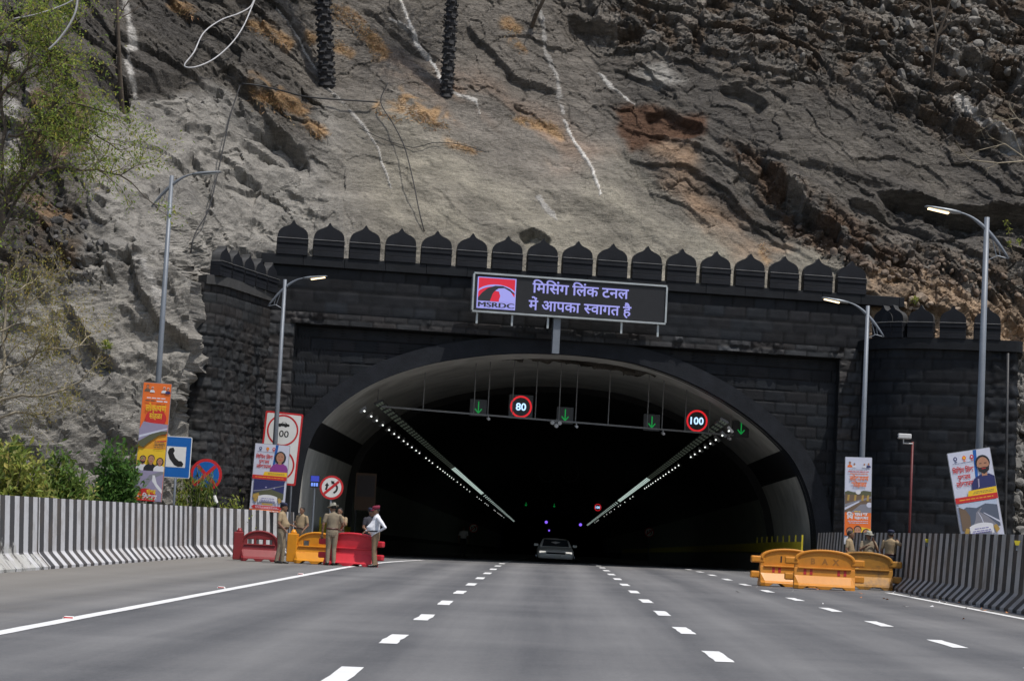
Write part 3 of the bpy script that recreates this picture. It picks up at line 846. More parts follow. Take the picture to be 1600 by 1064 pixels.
# ---- tunnel tube: hood of pale concrete with a painted black band, dark lining beyond
ARW = P0[None] + FU[None] * ARC[:, :1] + FN[None] * 0.55 + np.array([0, 0, 1.0]) * ARC[:, 1:]
TUN = thing('tunnel_tube', 'arched tunnel bore with pale hood, black painted band and dark lining beyond', 'tunnel', (0.3, 81, 0))
T0 = np.array([0.3, 81, 0])
def sweep(ysq, k=1.0):
    R_ = []
    for i, y in enumerate(ysq):
        p = ARW.copy()
        p[:, 0] = 0.3 + (p[:, 0] - 0.3) * k
        p[:, 2] = 0.2 + (p[:, 2] - 0.2) * k
        if y is not None: p[:, 1] = y
        p[:, 2] -= dip(p[:, 1]) - dip(80)
        R_.append(p - T0)
    return np.array(R_)
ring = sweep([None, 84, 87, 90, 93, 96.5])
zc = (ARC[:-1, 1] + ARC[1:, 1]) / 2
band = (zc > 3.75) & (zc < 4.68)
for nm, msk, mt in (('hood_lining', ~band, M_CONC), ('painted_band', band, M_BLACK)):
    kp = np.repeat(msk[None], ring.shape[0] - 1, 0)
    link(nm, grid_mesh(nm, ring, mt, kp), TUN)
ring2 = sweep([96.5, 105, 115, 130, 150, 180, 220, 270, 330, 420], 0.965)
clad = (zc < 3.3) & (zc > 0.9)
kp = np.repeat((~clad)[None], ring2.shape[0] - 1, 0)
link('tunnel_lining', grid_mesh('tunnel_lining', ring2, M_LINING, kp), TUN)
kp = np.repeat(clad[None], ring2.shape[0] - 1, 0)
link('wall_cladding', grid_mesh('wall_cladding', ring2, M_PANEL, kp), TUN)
mb = MB()                                                     # step between hood and lining, and the far end
a, b = ring[-1], ring2[0]; n = len(a)
mb.add(list(a) + list(b), [(i, i + 1, n + i + 1, n + i) for i in range(n - 1)])
mb.build('lining_step', M_LINING, TUN)
mb = MB(); mb.add(list(ring2[-1]), [tuple(range(n))]); mb.build('end_wall', M_LINING, TUN)

# ================================================================== CONCRETE CRASH BARRIERS
def stripe_mat(name, light, dark, grime):
    m = bpy.data.materials.new(name)
    N, L, P = nodes(m)
    uv = N.new('ShaderNodeUVMap'); uv.uv_map = 'run'
    sx = N.new('ShaderNodeSeparateXYZ'); L.new(uv.outputs[0], sx.inputs[0])
    tc = N.new('ShaderNodeTexCoord')
    e = noise_node(N, L, 9, 5, tc.outputs['Object'])
    jw = N.new('ShaderNodeMath'); jw.operation = 'MULTIPLY_ADD'; L.new(e.outputs[0], jw.inputs[0]); jw.inputs[1].default_value = 0.05; L.new(sx.outputs[0], jw.inputs[2])
    fr = N.new('ShaderNodeMath'); fr.operation = 'FRACT'; L.new(jw.outputs[0], fr.inputs[0])
    gt = N.new('ShaderNodeMath'); gt.operation = 'GREATER_THAN'; L.new(fr.outputs[0], gt.inputs[0]); gt.inputs[1].default_value = 0.5
    # worn, overpainted patches (a map of their own on the mesh)
    wa = N.new('ShaderNodeAttribute'); wa.attribute_name = 'worn'
    n2 = noise_node(N, L, 3.5, 8, tc.outputs['Object'], 0.7)
    n3 = noise_node(N, L, 0.9, 8, tc.outputs['Object'], 0.7)
    ml = N.new('ShaderNodeMix'); ml.data_type = 'RGBA'; L.new(gt.outputs[0], ml.inputs['Factor'])
    ml.inputs['A'].default_value = (*light, 1); ml.inputs['B'].default_value = (*dark, 1)
    ad = N.new('ShaderNodeMath'); ad.operation = 'ADD'; L.new(wa.outputs['Fac'], ad.inputs[0]); L.new(n2.outputs[0], ad.inputs[1])
    r = N.new('ShaderNodeMapRange'); r.inputs['From Min'].default_value = 0.95; r.inputs['From Max'].default_value = 1.05; L.new(ad.outputs[0], r.inputs['Value'])
    mw = N.new('ShaderNodeMix'); mw.data_type = 'RGBA'; L.new(r.outputs[0], mw.inputs['Factor']); L.new(ml.outputs['Result'], mw.inputs['A']); mw.inputs['B'].default_value = (0.46, 0.46, 0.44, 1)
    r2 = N.new('ShaderNodeMapRange'); r2.inputs['From Min'].default_value = 0.45; r2.inputs['From Max'].default_value = 0.75; r2.inputs['To Max'].default_value = grime; L.new(n3.outputs[0], r2.inputs['Value'])
    mg = N.new('ShaderNodeMix'); mg.data_type = 'RGBA'; L.new(r2.outputs[0], mg.inputs['Factor']); L.new(mw.outputs['Result'], mg.inputs['A']); mg.inputs['B'].default_value = (0.16, 0.12, 0.085, 1)
    L.new(mg.outputs['Result'], P.inputs['Base Color'])
    P.inputs['Roughness'].default_value = 0.75; P.inputs['Specular IOR Level'].default_value = 0.25
    b = N.new('ShaderNodeBump'); b.inputs['Strength'].default_value = 0.25; b.inputs['Distance'].default_value = 0.02
    L.new(n2.outputs[0], b.inputs['Height']); L.new(b.outputs[0], P.inputs['Normal'])
    return m
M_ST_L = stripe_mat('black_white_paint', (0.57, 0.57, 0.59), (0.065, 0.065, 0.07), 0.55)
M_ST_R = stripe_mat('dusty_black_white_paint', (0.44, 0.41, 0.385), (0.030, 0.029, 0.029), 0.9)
PROF = [(0.0, 0.0), (0.0, 0.07), (0.25, 0.33), (0.275, 0.37), (0.32, 1.20), (0.34, 1.55), (0.62, 1.55), (0.72, 0.4), (0.95, 0.0)]
def crash_barrier(label, pts, side, mat, hk=1.0, per=0.8, worn=None, u0=0.0):
    """pts: foot line of the road face; side +1: body lies to the left of the run, -1: to the right"""
    p = [Vector((x, y)) for x, y in pts]
    q = []
    for a, b in zip(p[:-1], p[1:]):
        k = max(1, int((b - a).length / 0.25))
        q += [a.lerp(b, j / k) for j in range(k)]
    q.append(p[-1])
    V, UVv, Wn = [], [], []
    u = 0
    for i, a in enumerate(q):
        if i: u += (a - q[i - 1]).length
        t = (q[min(i + 1, len(q) - 1)] - q[max(i - 1, 0)]).normalized()
        nrm = Vector((-t.y, t.x)) * side
        z0 = rz_(a.x, a.y) - 0.01
        v = 0
        for j, (o, z) in enumerate(PROF):
            if j: v += math.dist(PROF[j], PROF[j - 1])
            c = a + nrm * o
            V.append((c.x - p[0].x, c.y - p[0].y, z0 + z * hk))
            sh = 0
            UVv.append(((u + u0 + sh) / per, v)); Wn.append(worn(a.x, a.y, z) if worn else 0)
    n, m = len(PROF), len(q)
    F = [(i * n + j, i * n + j + 1, i * n + n + j + 1, i * n + n + j) for i in range(m - 1) for j in range(n - 1)]
    F += [tuple(range(n)), tuple(range((m - 1) * n, m * n))]
    me = bpy.data.meshes.new('crash_barrier')
    me.from_pydata(V, [], F)
    ul = me.uv_layers.new(name='run')
    for l in me.loops: ul.data[l.index].uv = UVv[l.vertex_index]
    a_ = me.attributes.new('worn', 'FLOAT', 'POINT'); a_.data.foreach_set('value', Wn)
    me.materials.append(mat)
    bm = bmesh.new(); bm.from_mesh(me); bmesh.ops.recalc_face_normals(bm, faces=bm.faces); bm.to_mesh(me); bm.free()
    o = link('crash_barrier', me, None, (p[0].x, p[0].y, 0))
    return tag(o, label, 'crash barrier', 'striped crash barriers along the road')
wl_ = lambda x, y, z: (0.56 if y < 45.4 and z < 0.75 else (0.5 if y < 48 and z < 0.36 else 0)) 
crash_barrier('striped concrete barrier on the left with grey overpainted patches at its near end', [(-10.86, 30), (-10.84, 47.3)], 1, M_ST_L, worn=wl_)
crash_barrier('clean black and white striped barrier below the tall orange banner', [(-10.84, 47.33), (-10.70, 66.9)], 1, M_ST_L, u0=0.3)
crash_barrier('striped barrier bending in towards the left foot of the tunnel arch', [(-10.69, 67.0), (-10.2, 71.5), (-8.75, 79.6)], 1, M_ST_L, u0=0.5)
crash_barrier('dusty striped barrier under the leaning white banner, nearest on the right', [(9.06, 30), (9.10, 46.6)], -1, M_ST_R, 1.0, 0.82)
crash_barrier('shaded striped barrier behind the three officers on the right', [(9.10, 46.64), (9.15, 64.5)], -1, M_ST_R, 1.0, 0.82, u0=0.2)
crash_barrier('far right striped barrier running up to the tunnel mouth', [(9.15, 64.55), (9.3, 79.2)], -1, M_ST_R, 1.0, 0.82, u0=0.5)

# ================================================================== STREET LAMPS
M_GALV = pmat('galvanised_steel', (0.17, 0.19, 0.22), 0.5, 0.25, var=0.12, vs=3)
M_LHEAD = pmat('lamp_housing', (0.25, 0.27, 0.29), 0.4, 0.4, var=0.08)
M_LED = emat('lit_led', (1.0, 0.72, 0.42), 3.2)
M_LEDOFF = pmat('unlit_led', (0.55, 0.56, 0.55), 0.3, var=0.05)
def street_lamp(label, x, y, h, s, lit=True):
    """s: +1 arm reaches to +X, -1 to -X"""
    z0 = rz_(x, y) - 0.05
    t = thing('street_lamp', label, 'street lamp', (x, y, z0), 0, 'curved-arm street lamps beside the road')
    mb = MB(); mb.tube([(0, 0, 0), (0, 0, h * 0.5), (0, 0, h)], [0.105, 0.085, 0.062], 14); mb.box(-.2, .2, -.2, .2, 0, .03)
    mb.build('pole', M_GALV, t, True)
    za = h - 0.55
    P = []
    for k in range(15):
        a = k / 14
        P.append((s * (-0.55 + 1.22 * a), 0.0, za - 0.42 + 1.05 * (1 - (1 - a) ** 1.7)))
    mb = MB(); mb.tube(P, [0.022 + 0.028 * math.sin(PI * min(1, i / 12)) for i in range(15)], 10)
    mb.build('curved_arm', M_GALV, t, True)
    mb = MB()
    mb.tube([P[0], (s * -0.28, 0, za - 0.36), (0, 0, za - 0.50)], 0.014, 6)
    mb.tube([(s * -0.34, 0, za - 0.37), P[3]], 0.010, 6); mb.tube([(s * -0.26, 0, za - 0.38), P[5]], 0.010, 6)
    mb.build('brace', M_GALV, t)
    e = Vector(P[-1]); d = (Vector(P[-1]) - Vector(P[-2])).normalized()
    mb = MB()
    rings = []
    for a, wd, hh in ((-.05, .04, .035), (.08, .10, .05), (.22, .13, .055), (.62, .13, .04), (.78, .11, .025), (.82, .07, .012)):
        c = e + d * a; up = Vector((-d.z * s, 0, d.x * s)) if s > 0 else Vector((d.z, 0, -d.x))
        rings.append([c + Vector((0, 1, 0)) * wd * math.cos(q) + up * hh * math.sin(q) for q in [i * PI / 6 for i in range(12)]])
    mb.loft(rings)
    hd = mb.build('lamp_head', M_LHEAD, t, True)
    mb = MB()
    up = Vector((-d.z * s, 0, d.x * s)) if s > 0 else Vector((d.z, 0, -d.x))
    c0, c1 = e + d * .24 - up * .058, e + d * .74 - up * .034
    q = [c0 + Vector((0, .10, 0)), c0 - Vector((0, .10, 0)), c1 - Vector((0, .09, 0)), c1 + Vector((0, .09, 0))]
    mb.add(q + [p - up * .014 for p in q], [(0, 1, 2, 3), (4, 5, 6, 7), (0, 1, 5, 4), (1, 2, 6, 5), (2, 3, 7, 6), (3, 0, 4, 7)])
    mb.build('lens', M_LED if lit else M_LEDOFF, hd)
    return t
def lamp_at(label, px, py, top, Y, s, lit=True):
    p = at(px, py, Y); q = at(*top, Y)
    street_lamp(label, p[0], Y, q[2] - rz_(p[0], Y) + 0.05, s, lit)
lamp_at('unlit lamp post rising behind the tall orange banner', 247, 600, (271, 275), 64.5, 1, False)
lamp_at('lamp post standing behind the banner of the woman in purple', 430, 690, (448, 437), 76.2, 1)
lamp_at('lit lamp post above the narrow white and orange banner', 1347, 715, (1357, 478), 69.5, -1)
lamp_at('tall lit lamp post above the leaning white banner', 1530, 700, (1547, 340), 51.6, -1)

# ================================================================== FLAT ARTWORK HELPERS
def plane_f(c, ux, uz, un):
    """maps (a, b) with a lift k to a panel with centre c, axes ux / uz, facing un"""
    c, ux, uz, un = Vector(c), Vector(ux), Vector(uz), Vector(un)
    return lambda k: (lambda a, b: c + ux * a + uz * b + un * k)
def colm(name, col, rough=0.55): return pmat(name, col, rough, var=0.05, vs=5)
INK = dict(white=colm('print_white', (0.70, 0.70, 0.74)), red=colm('print_red', (0.55, 0.03, 0.03)), orange=colm('print_orange', (0.80, 0.17, 0.03)), amber=colm('print_amber', (0.75, 0.33, 0.03)),
           yellow=colm('print_yellow', (0.80, 0.52, 0.03)), black=colm('print_black', (0.02, 0.02, 0.025)), navy=colm('print_navy', (0.03, 0.035, 0.13)), blue=colm('print_blue', (0.015, 0.11, 0.40)),
           skin=colm('print_skin', (0.42, 0.21, 0.13)), purple=colm('print_purple', (0.25, 0.05, 0.26)), grey=colm('print_grey', (0.22, 0.22, 0.26)), slate=colm('print_slate', (0.10, 0.12, 0.17)),
           lilac=colm('print_lilac', (0.30, 0.27, 0.40)), sky=colm('print_sky', (0.45, 0.52, 0.66)), olive=colm('print_olive', (0.10, 0.105, 0.06)), brown=colm('print_brown', (0.16, 0.11, 0.075)), gold=colm('print_gold', (0.42, 0.27, 0.07)), violet=colm('print_violet', (0.16, 0.14, 0.42)), pale=colm('print_pale', (0.58, 0.60, 0.72)))
INKN = list(INK); INKM = [INK[k] for k in INKN]
def ik(n): return INKN.index(n)
class Art:
    """printed artwork: layers of flat shapes, each a fraction of a millimetre to a few millimetres above the one below"""
    def __init__(s, F, lim=None): s.F = F; s.mb = MB(); s.k = 0.003; s.lim = lim
    def poly(s, pts, ink):
        if s.lim: pts = [(min(max(a, s.lim[0]), s.lim[1]), max(b, 0)) for a, b in pts]
        s.k += 0.0008; f = s.F(s.k); s.mb.add([f(*p) for p in pts], [tuple(range(len(pts)))], ik(ink)); return s
    def rect(s, a, b, c, d, ink): return s.poly([(a, c), (b, c), (b, d), (a, d)], ink)
    def disc(s, a, b, r, ink, ry=None, n=22):
        ry = ry or r
        return s.poly([(a + r * math.cos(i * 2 * PI / n), b + ry * math.sin(i * 2 * PI / n)) for i in range(n)], ink)
    def text(s, t, a, b, h, ink, w=None, bold=0.0, al='l'):
        s.k += 0.0008; put_text(s.mb, t, a, b, h, s.F(s.k), ik(ink), bold, w, al); return s
    def lines(s, a0, a1, b, h, ink, n=1, gap=1.6, rag=0.1):
        """print too small to read: rows of word-long strokes"""
        rg = random.Random(int(a0 * 991 + b * 577))
        for i in range(n):
            y = b - i * h * gap; x = a0 + rg.uniform(0, rag) * (a1 - a0); e = a1 - rg.uniform(0, rag) * (a1 - a0)
            while x < e:
                l = min(rg.uniform(1.5, 4.5) * h, e - x); s.rect(x, x + l, y, y + h * 0.75, ink); s.k -= 0.0008; x += l + 0.6 * h
        s.k += 0.0008
        return s
    def portrait(s, a, b, h, cloth, hair='black', beard=False, long=False, skin='skin'):
        """head and shoulders, b = bottom edge, h = height"""
        r = h * 0.19
        hy = b + h * 0.70
        s.poly([(a - h * .42, b), (a - h * .40, b + h * .22), (a - h * .30, b + h * .36), (a - h * .12, b + h * .45), (a + h * .12, b + h * .45), (a + h * .30, b + h * .36), (a + h * .40, b + h * .22), (a + h * .42, b)], cloth)
        if long: s.disc(a, hy - .01 * h, r * 1.32, hair, r * 1.5)
        s.poly([(a - h * .075, b + h * .40), (a + h * .075, b + h * .40), (a + h * .07, b + h * .6), (a - h * .07, b + h * .6)], skin)
        s.disc(a, hy + .07 * h, r * 1.06, hair, r * 1.12)
        s.disc(a, hy, r * 0.92, skin, r * 1.18)
        if beard:
            s.poly([(a - r * .9, hy - r * .1), (a - r * .75, hy - r * .85), (a, hy - r * 1.3), (a + r * .75, hy - r * .85), (a + r * .9, hy - r * .1), (a + r * .55, hy - r * .35), (a, hy - r * .3), (a - r * .55, hy - r * .35)], hair)
        s.rect(a - r * .55, a - r * .18, hy + r * .22, hy + r * .32, 'black'); s.rect(a + r * .18, a + r * .55, hy + r * .22, hy + r * .32, 'black')
        s.rect(a - r * .3, a + r * .3, hy - r * .58, hy - r * .46, 'red')
        return s
    def build(s, parent): return s.mb.build('printed_artwork', INKM, parent, fix=False)
M_FRAME = pmat('banner_frame', (0.30, 0.31, 0.33), 0.5, 0.5)
M_BACK = pmat('banner_back', (0.45, 0.45, 0.45), 0.8)
def banner(label, TL, TR, BR, BL, Y, base):
    """banner whose printed corners lie at these photo pixels, on a plane at distance Y; returns its thing and an Art in metres, origin bottom left"""
    tl, tr, br, bl = [Vector(at(*p, Y)) for p in (TL, TR, BR, BL)]
    ux = ((tr - tl) + (br - bl)) / 2; W = ux.length; ux.normalize()
    uz = ((tl - bl) + (tr - br)) / 2; uz = uz - ux * uz.dot(ux); H = ((tl - bl) + (tr - br)).length / 2; uz.normalize()
    c = (tl + tr + br + bl) / 4 - ux * W / 2 - uz * H / 2
    t = thing('banner', label, 'banner', tuple(c), 0, None)
    un = ux.cross(uz)
    F = plane_f((0, 0, 0), ux, uz, un)
    mb = MB()
    mb.prism([(0, 0), (W, 0), (W, H), (0, H)], F(0.0), F(-0.006)); mb.build('panel', INK[base], t)
    mb = MB(); f = F(-0.022)
    for a, b in (((0, 0), (W, 0)), ((W, 0), (W, H)), ((W, H), (0, H)), ((0, H), (0, 0)), ((0, H * .5), (W, H * .5))): mb.bar(f(*a), f(*b), 0.03, 0.03, up=un)
    mb.build('frame', M_FRAME, t)
    return t, Art(F, (0, W)), W, H
def road_picture(A, x0, x1, y0, y1, sky_, land, road, far='olive'):
    w, h = x1 - x0, y1 - y0
    A.rect(x0, x1, y0, y1, land)
    A.poly([(x0, y0 + .72 * h), (x0 + .2 * w, y0 + .86 * h), (x0 + .45 * w, y0 + .78 * h), (x0 + .7 * w, y0 + .9 * h), (x1, y0 + .8 * h), (x1, y1), (x0, y1)], sky_)
    A.poly([(x0 + .25 * w, y0), (x0 + .95 * w, y0), (x0 + .72 * w, y0 + .4 * h), (x0 + .52 * w, y0 + .62 * h), (x0 + .60 * w, y0 + .76 * h), (x0 + .55 * w, y0 + .76 * h), (x0 + .42 * w, y0 + .6 * h), (x0 + .38 * w, y0 + .35 * h)], road)
    A.poly([(x0 + .58 * w, y0 + .05 * h), (x0 + .60 * w, y0 + .05 * h), (x0 + .55 * w, y0 + .4 * h), (x0 + .48 * w, y0 + .62 * h), (x0 + .47 * w, y0 + .62 * h), (x0 + .53 * w, y0 + .4 * h)], 'pale')
    A.poly([(x1, y0 + .12 * h), (x1, y0 + .2 * h), (x0 + .62 * w, y0 + .58 * h), (x0 + .61 * w, y0 + .56 * h)], 'pale')
# --- tall orange banner on the left
t, A, W, H = banner('tall orange banner with yellow lettering and three portraits on the left lamp post', (222, 597), (267, 600.5), (253, 784), (211, 781), 64.2, 'orange')
A.rect(0, W, .22 * H, .56 * H, 'amber'); A.rect(0, W, .24 * H, .44 * H, 'yellow')
A.portrait(.16 * W, .925 * H, .06 * H, 'brown'); A.portrait(.34 * W, .92 * H, .05 * H, 'white', 'white'); A.portrait(.76 * W, .92 * H, .055 * H, 'white', 'white'); A.portrait(.90 * W, .915 * H, .055 * H, 'navy', 'white')
A.lines(.1 * W, .92 * W, .868 * H, .012 * H, 'white', 1); A.lines(.1 * W, .5 * W, .846 * H, .012 * H, 'brown', 1); A.lines(.52 * W, .92 * W, .842 * H, .014 * H, 'white', 1)
A.disc(.55 * W, .70 * H, .38 * W, 'red', .075 * H)
A.text('लोकापण^', .52 * W, .762 * H, .052 * H, 'yellow', .74 * W, .02, 'c'); A.text('सोहळा', .54 * W, .698 * H, .046 * H, 'yellow', .46 * W, .02, 'c')
A.poly([(0, .60 * H), (.12 * W, .67 * H), (.4 * W, .66 * H), (W, .655 * H), (W, .585 * H), (.6 * W, .56 * H), (.18 * W, .46 * H), (.10 * W, .465 * H), (0, .50 * H)], 'lilac')
A.poly([(0, .50 * H), (.55 * W, .585 * H), (W, .60 * H), (W, .575 * H), (.72 * W, .56 * H), (.35 * W, .49 * H), (.2 * W, .45 * H), (.05 * W, .46 * H)], 'olive')
A.poly([(0, .55 * H), (W, .625 * H), (W, .615 * H), (0, .53 * H)], 'pale')
A.lines(.58 * W, .96 * W, .50 * H, .009 * H, 'brown', 4, 1.7)
A.poly([(.5 * W, .505 * H), (W, .52 * H), (W, .51 * H)], 'red')
A.portrait(.22 * W, .25 * H, .135 * H, 'white', beard=True); A.portrait(.52 * W, .25 * H, .145 * H, 'black'); A.portrait(.84 * W, .25 * H, .125 * H, 'white', long=True)
A.rect(0, W, 0, .255 * H, 'lilac')
A.poly([(.08 * W, .0), (.30 * W, .14 * H), (.5 * W, .22 * H), (.9 * W, .255 * H), (W, .255 * H), (W, .235 * H), (.62 * W, .19 * H), (.42 * W, .12 * H), (.34 * W, 0)], 'grey')
A.poly([(.62 * W, .22 * H), (.70 * W, .22 * H), (.8 * W, .15 * H), (W, .1 * H), (W, .07 * H), (.78 * W, .12 * H), (.62 * W, .17 * H)], 'white')
A.disc(.42 * W, .035 * H, .40 * W, 'red', .07 * H); A.disc(.16 * W, .035 * H, .15 * W, 'orange', .025 * H); A.lines(.06 * W, .26 * W, .032 * H, .012 * H, 'white', 1, rag=0)
A.text('मुंबई', .62 * W, .066 * H, .030 * H, 'yellow', .34 * W, .03, 'c'); A.text('विकास'.replace('वि', 'िव'), .58 * W, .012 * H, .042 * H, 'white', .52 * W, .03, 'c')
A.build(t)
# --- white banner with a woman in purple
def leader_banner(label, TL, TR, BR, BL, Y, who):
    t, A, W, H = banner(label, TL, TR, BR, BL, Y, 'pale')
    A.poly([(.60 * W, H), (.68 * W, H), (.62 * W, .72 * H), (.55 * W, .66 * H)], 'blue')
    for x, c in ((.16, 'navy'), (.37, 'orange'), (.55, 'red')):
        A.disc(x * W, .935 * H, .045 * W, c, .022 * H); A.disc(x * W, .935 * H, .022 * W, 'yellow' if c == 'orange' else 'pale', .010 * H); A.rect((x - .03) * W, (x + .03) * W, .898 * H, .906 * H, c)
    A.lines(.08 * W, .62 * W, .882 * H, .006 * H, 'navy', 1, rag=0)
    A.text('िमिसंग िलंक', .05 * W, .785 * H, .050 * H, 'red', .50 * W, .025); A.text('प~क{ल}प', .30 * W, .715 * H, .048 * H, 'red', .30 * W, .025, 'c'); A.text('लोकापण^', .30 * W, .645 * H, .048 * H, 'red', .42 * W, .025, 'c')
    if who == 'w': A.portrait(.76 * W, .575 * H, .34 * H, 'purple', long=True)
    else:
        A.portrait(.78 * W, .575 * H, .37 * H, 'navy', beard=True); A.poly([(.60 * W, .70 * H), (.635 * W, .70 * H), (.62 * W, .62 * H), (.58 * W, .60 * H)], 'lilac')
    A.poly([(.34 * W, .59 * H), (W, .60 * H), (W, .53 * H), (.30 * W, .53 * H)], 'yellow'); A.lines(.42 * W, .96 * W, .568 * H, .008 * H, 'brown', 2, 1.9)
    A.rect(0, W, .475 * H, .535 * H, 'red'); A.lines(.08 * W, .92 * W, .50 * H, .014 * H, 'amber', 1, rag=.05)
    if who == 'w':
        A.rect(.06 * W, .95 * W, .19 * H, .47 * H, 'navy')
        A.poly([(.06 * W, .19 * H), (.95 * W, .19 * H), (.95 * W, .28 * H), (.6 * W, .33 * H), (.45 * W, .33 * H), (.06 * W, .26 * H)], 'olive')
        A.poly([(.06 * W, .30 * H), (.45 * W, .335 * H), (.95 * W, .41 * H), (.95 * W, .40 * H), (.5 * W, .325 * H), (.06 * W, .285 * H)], 'grey')
        for x, y in ((.42, .36), (.66, .352)): A.disc(x * W, y * H, .035 * W, 'violet', .009 * H); A.disc(x * W, y * H, .014 * W, 'white', .005 * H)
        A.poly([(.06 * W, .19 * H), (.30 * W, .19 * H), (.22 * W, .27 * H), (.06 * W, .24 * H)], 'gold')
    else:
        road_picture(A, .05 * W, .95 * W, .19 * H, .468 * H, 'sky', 'slate', 'grey')
        A.poly([(.05 * W, .19 * H), (.25 * W, .19 * H), (.28 * W, .33 * H), (.2 * W, .40 * H), (.05 * W, .44 * H)], 'brown')
    arc = [(.5 + .33 * math.sin(q), .195 + .035 * math.cos(q * 1.4)) for q in np.linspace(-1, 1, 9)]
    A.poly([(x * W * 1.0, (y + .02) * H) for x, y in arc] + [((x - .0) * W, (y - .075) * H) for x, y in arc[::-1]], 'white')
    for sgn in (-1, 1): A.poly([((.5 + sgn * .28) * W, .20 * H), ((.5 + sgn * .36) * W, .215 * H), ((.5 + sgn * .42) * W, .16 * H), ((.5 + sgn * .33) * W, .125 * H)], 'gold')
    A.rect(.34 * W, .66 * W, .095 * H, .122 * H, 'gold')
    A.lines(.30 * W, .70 * W, .19 * H, .010 * H, 'violet', 1); A.lines(.25 * W, .75 * W, .165 * H, .010 * H, 'violet', 2, 1.8)
    A.poly([(.04 * W, .06 * H), (.10 * W, .085 * H), (.90 * W, .085 * H), (.96 * W, .06 * H), (.90 * W, .035 * H), (.10 * W, .035 * H)], 'red'); A.lines(.14 * W, .86 * W, .062 * H, .009 * H, 'pale', 2, 1.8)
    A.rect(0, W, 0, .026 * H, 'orange'); A.lines(.12 * W, .88 * W, .006 * H, .012 * H, 'white', 1, rag=.05)
    A.build(t)
leader_banner('white banner showing a woman in purple, in front of the speed board', (397.6, 692.6), (452, 696.5), (444, 801.5), (391.5, 796.5), 75.6, 'w')
# --- narrow white and orange banner
t, A, W, H = banner('narrow white and orange banner with a road picture on the right lamp post', (1324, 714.5), (1365, 715), (1357, 851), (1316, 849), 69.2, 'pale')
A.portrait(.17 * W, .885 * H, .068 * H, 'orange'); A.portrait(.34 * W, .885 * H, .05 * H, 'white', 'black'); A.portrait(.72 * W, .885 * H, .052 * H, 'white', 'white'); A.portrait(.88 * W, .885 * H, .06 * H, 'navy', 'white')
A.lines(.1 * W, .9 * W, .855 * H, .009 * H, 'grey', 1); A.lines(.1 * W, .95 * W, .832 * H, .012 * H, 'red', 1); A.lines(.18 * W, .88 * W, .808 * H, .011 * H, 'orange', 1)
A.text('लोकापण^', .53 * W, .735 * H, .050 * H, 'orange', .72 * W, .03, 'c'); A.text('सोहळा', .53 * W, .665 * H, .050 * H, 'orange', .58 * W, .03, 'c')
A.rect(0, W, .36 * H, .60 * H, 'brown'); A.poly([(0, .60 * H), (.1 * W, .615 * H), (.45 * W, .59 * H), (.7 * W, .62 * H), (W, .61 * H), (W, .56 * H), (0, .575 * H)], 'olive')
A.poly([(0, .46 * H), (W, .555 * H), (W, .535 * H), (0, .43 * H)], 'grey'); A.poly([(0, .42 * H), (.55 * W, .50 * H), (.55 * W, .485 * H), (0, .39 * H)], 'pale')
for x in (.08, .34, .62, .82): A.poly([(x * W, .50 * H), ((x + .08) * W, .50 * H), ((x + .1) * W, .57 * H), ((x + .02) * W, .565 * H)], 'gold')
A.poly([(.2 * W, .36 * H), (W, .36 * H), (W, .47 * H), (.6 * W, .46 * H)], 'grey'); A.disc(.50 * W, .60 * H, .10 * W, 'white', .026 * H); A.disc(.93 * W, .455 * H, .11 * W, 'pale', .03 * H)
A.rect(0, W, .10 * H, .365 * H, 'orange'); A.poly([(.1 * W, 0), (W, 0), (W, .18 * H), (.66 * W, .20 * H), (.3 * W, .17 * H)], 'yellow')
A.text('िव', .08 * W, .295 * H, .058 * H, 'white', .25 * W, .05); A.text('कास', .37 * W, .33 * H, .034 * H, 'white', .5 * W, .04); A.text('महाराष{ट}', .37 * W, .29 * H, .03 * H, 'white', .52 * W, .04); A.lines(.36 * W, .6 * W, .372 * H, .013 * H, 'yellow', 1, rag=0)
A.lines(.12 * W, .92 * W, .262 * H, .010 * H, 'pale', 2, 2.0)
A.portrait(.2 * W, 0, .20 * H, 'white'); A.portrait(.50 * W, 0.0, .22 * H, 'black'); A.portrait(.82 * W, 0, .185 * H, 'pale', long=True)
A.build(t)
leader_banner('leaning white banner showing a bearded man in a dark waistcoat, by the right barrier', (1482, 709), (1547, 699), (1570.5, 849), (1504, 859), 51.2, 'm')

# ================================================================== ROAD SIGNS
M_SW = pmat('sign_white', (0.72, 0.72, 0.70), 0.4, var=0.06); M_SR = pmat('sign_red', (0.55, 0.025, 0.03), 0.4, var=0.08); M_SB = pmat('sign_blue', (0.01, 0.12, 0.42), 0.4, var=0.08); M_SK = pmat('sign_black', (0.015, 0.015, 0.015), 0.5)
SM = [M_SW, M_SR, M_SB, M_SK]
M_POSTD = pmat('dark_post', (0.03, 0.03, 0.032), 0.5); M_REDP = pmat('red_paint', (0.11, 0.016, 0.016), 0.5, var=0.15)
def local_plane(px, py, Y, lean=0.0):
    c = Vector(at(px, py, Y)); ux = Vector((math.cos(lean), 0, math.sin(lean))); uz = Vector((-math.sin(lean), 0, math.cos(lean)))
    return c, plane_f((0, 0, 0), ux, uz, (0, -1, 0))
def rrect(w, h, r, k=5):
    o = []
    for cx_, cy_, a0 in ((w / 2 - r, h / 2 - r, 0), (-w / 2 + r, h / 2 - r, 90), (-w / 2 + r, -h / 2 + r, 180), (w / 2 - r, -h / 2 + r, 270)):
        for i in range(k): a = math.radians(a0 + 90 * i / (k - 1)); o.append((cx_ + r * math.cos(a), cy_ + r * math.sin(a)))
    return o
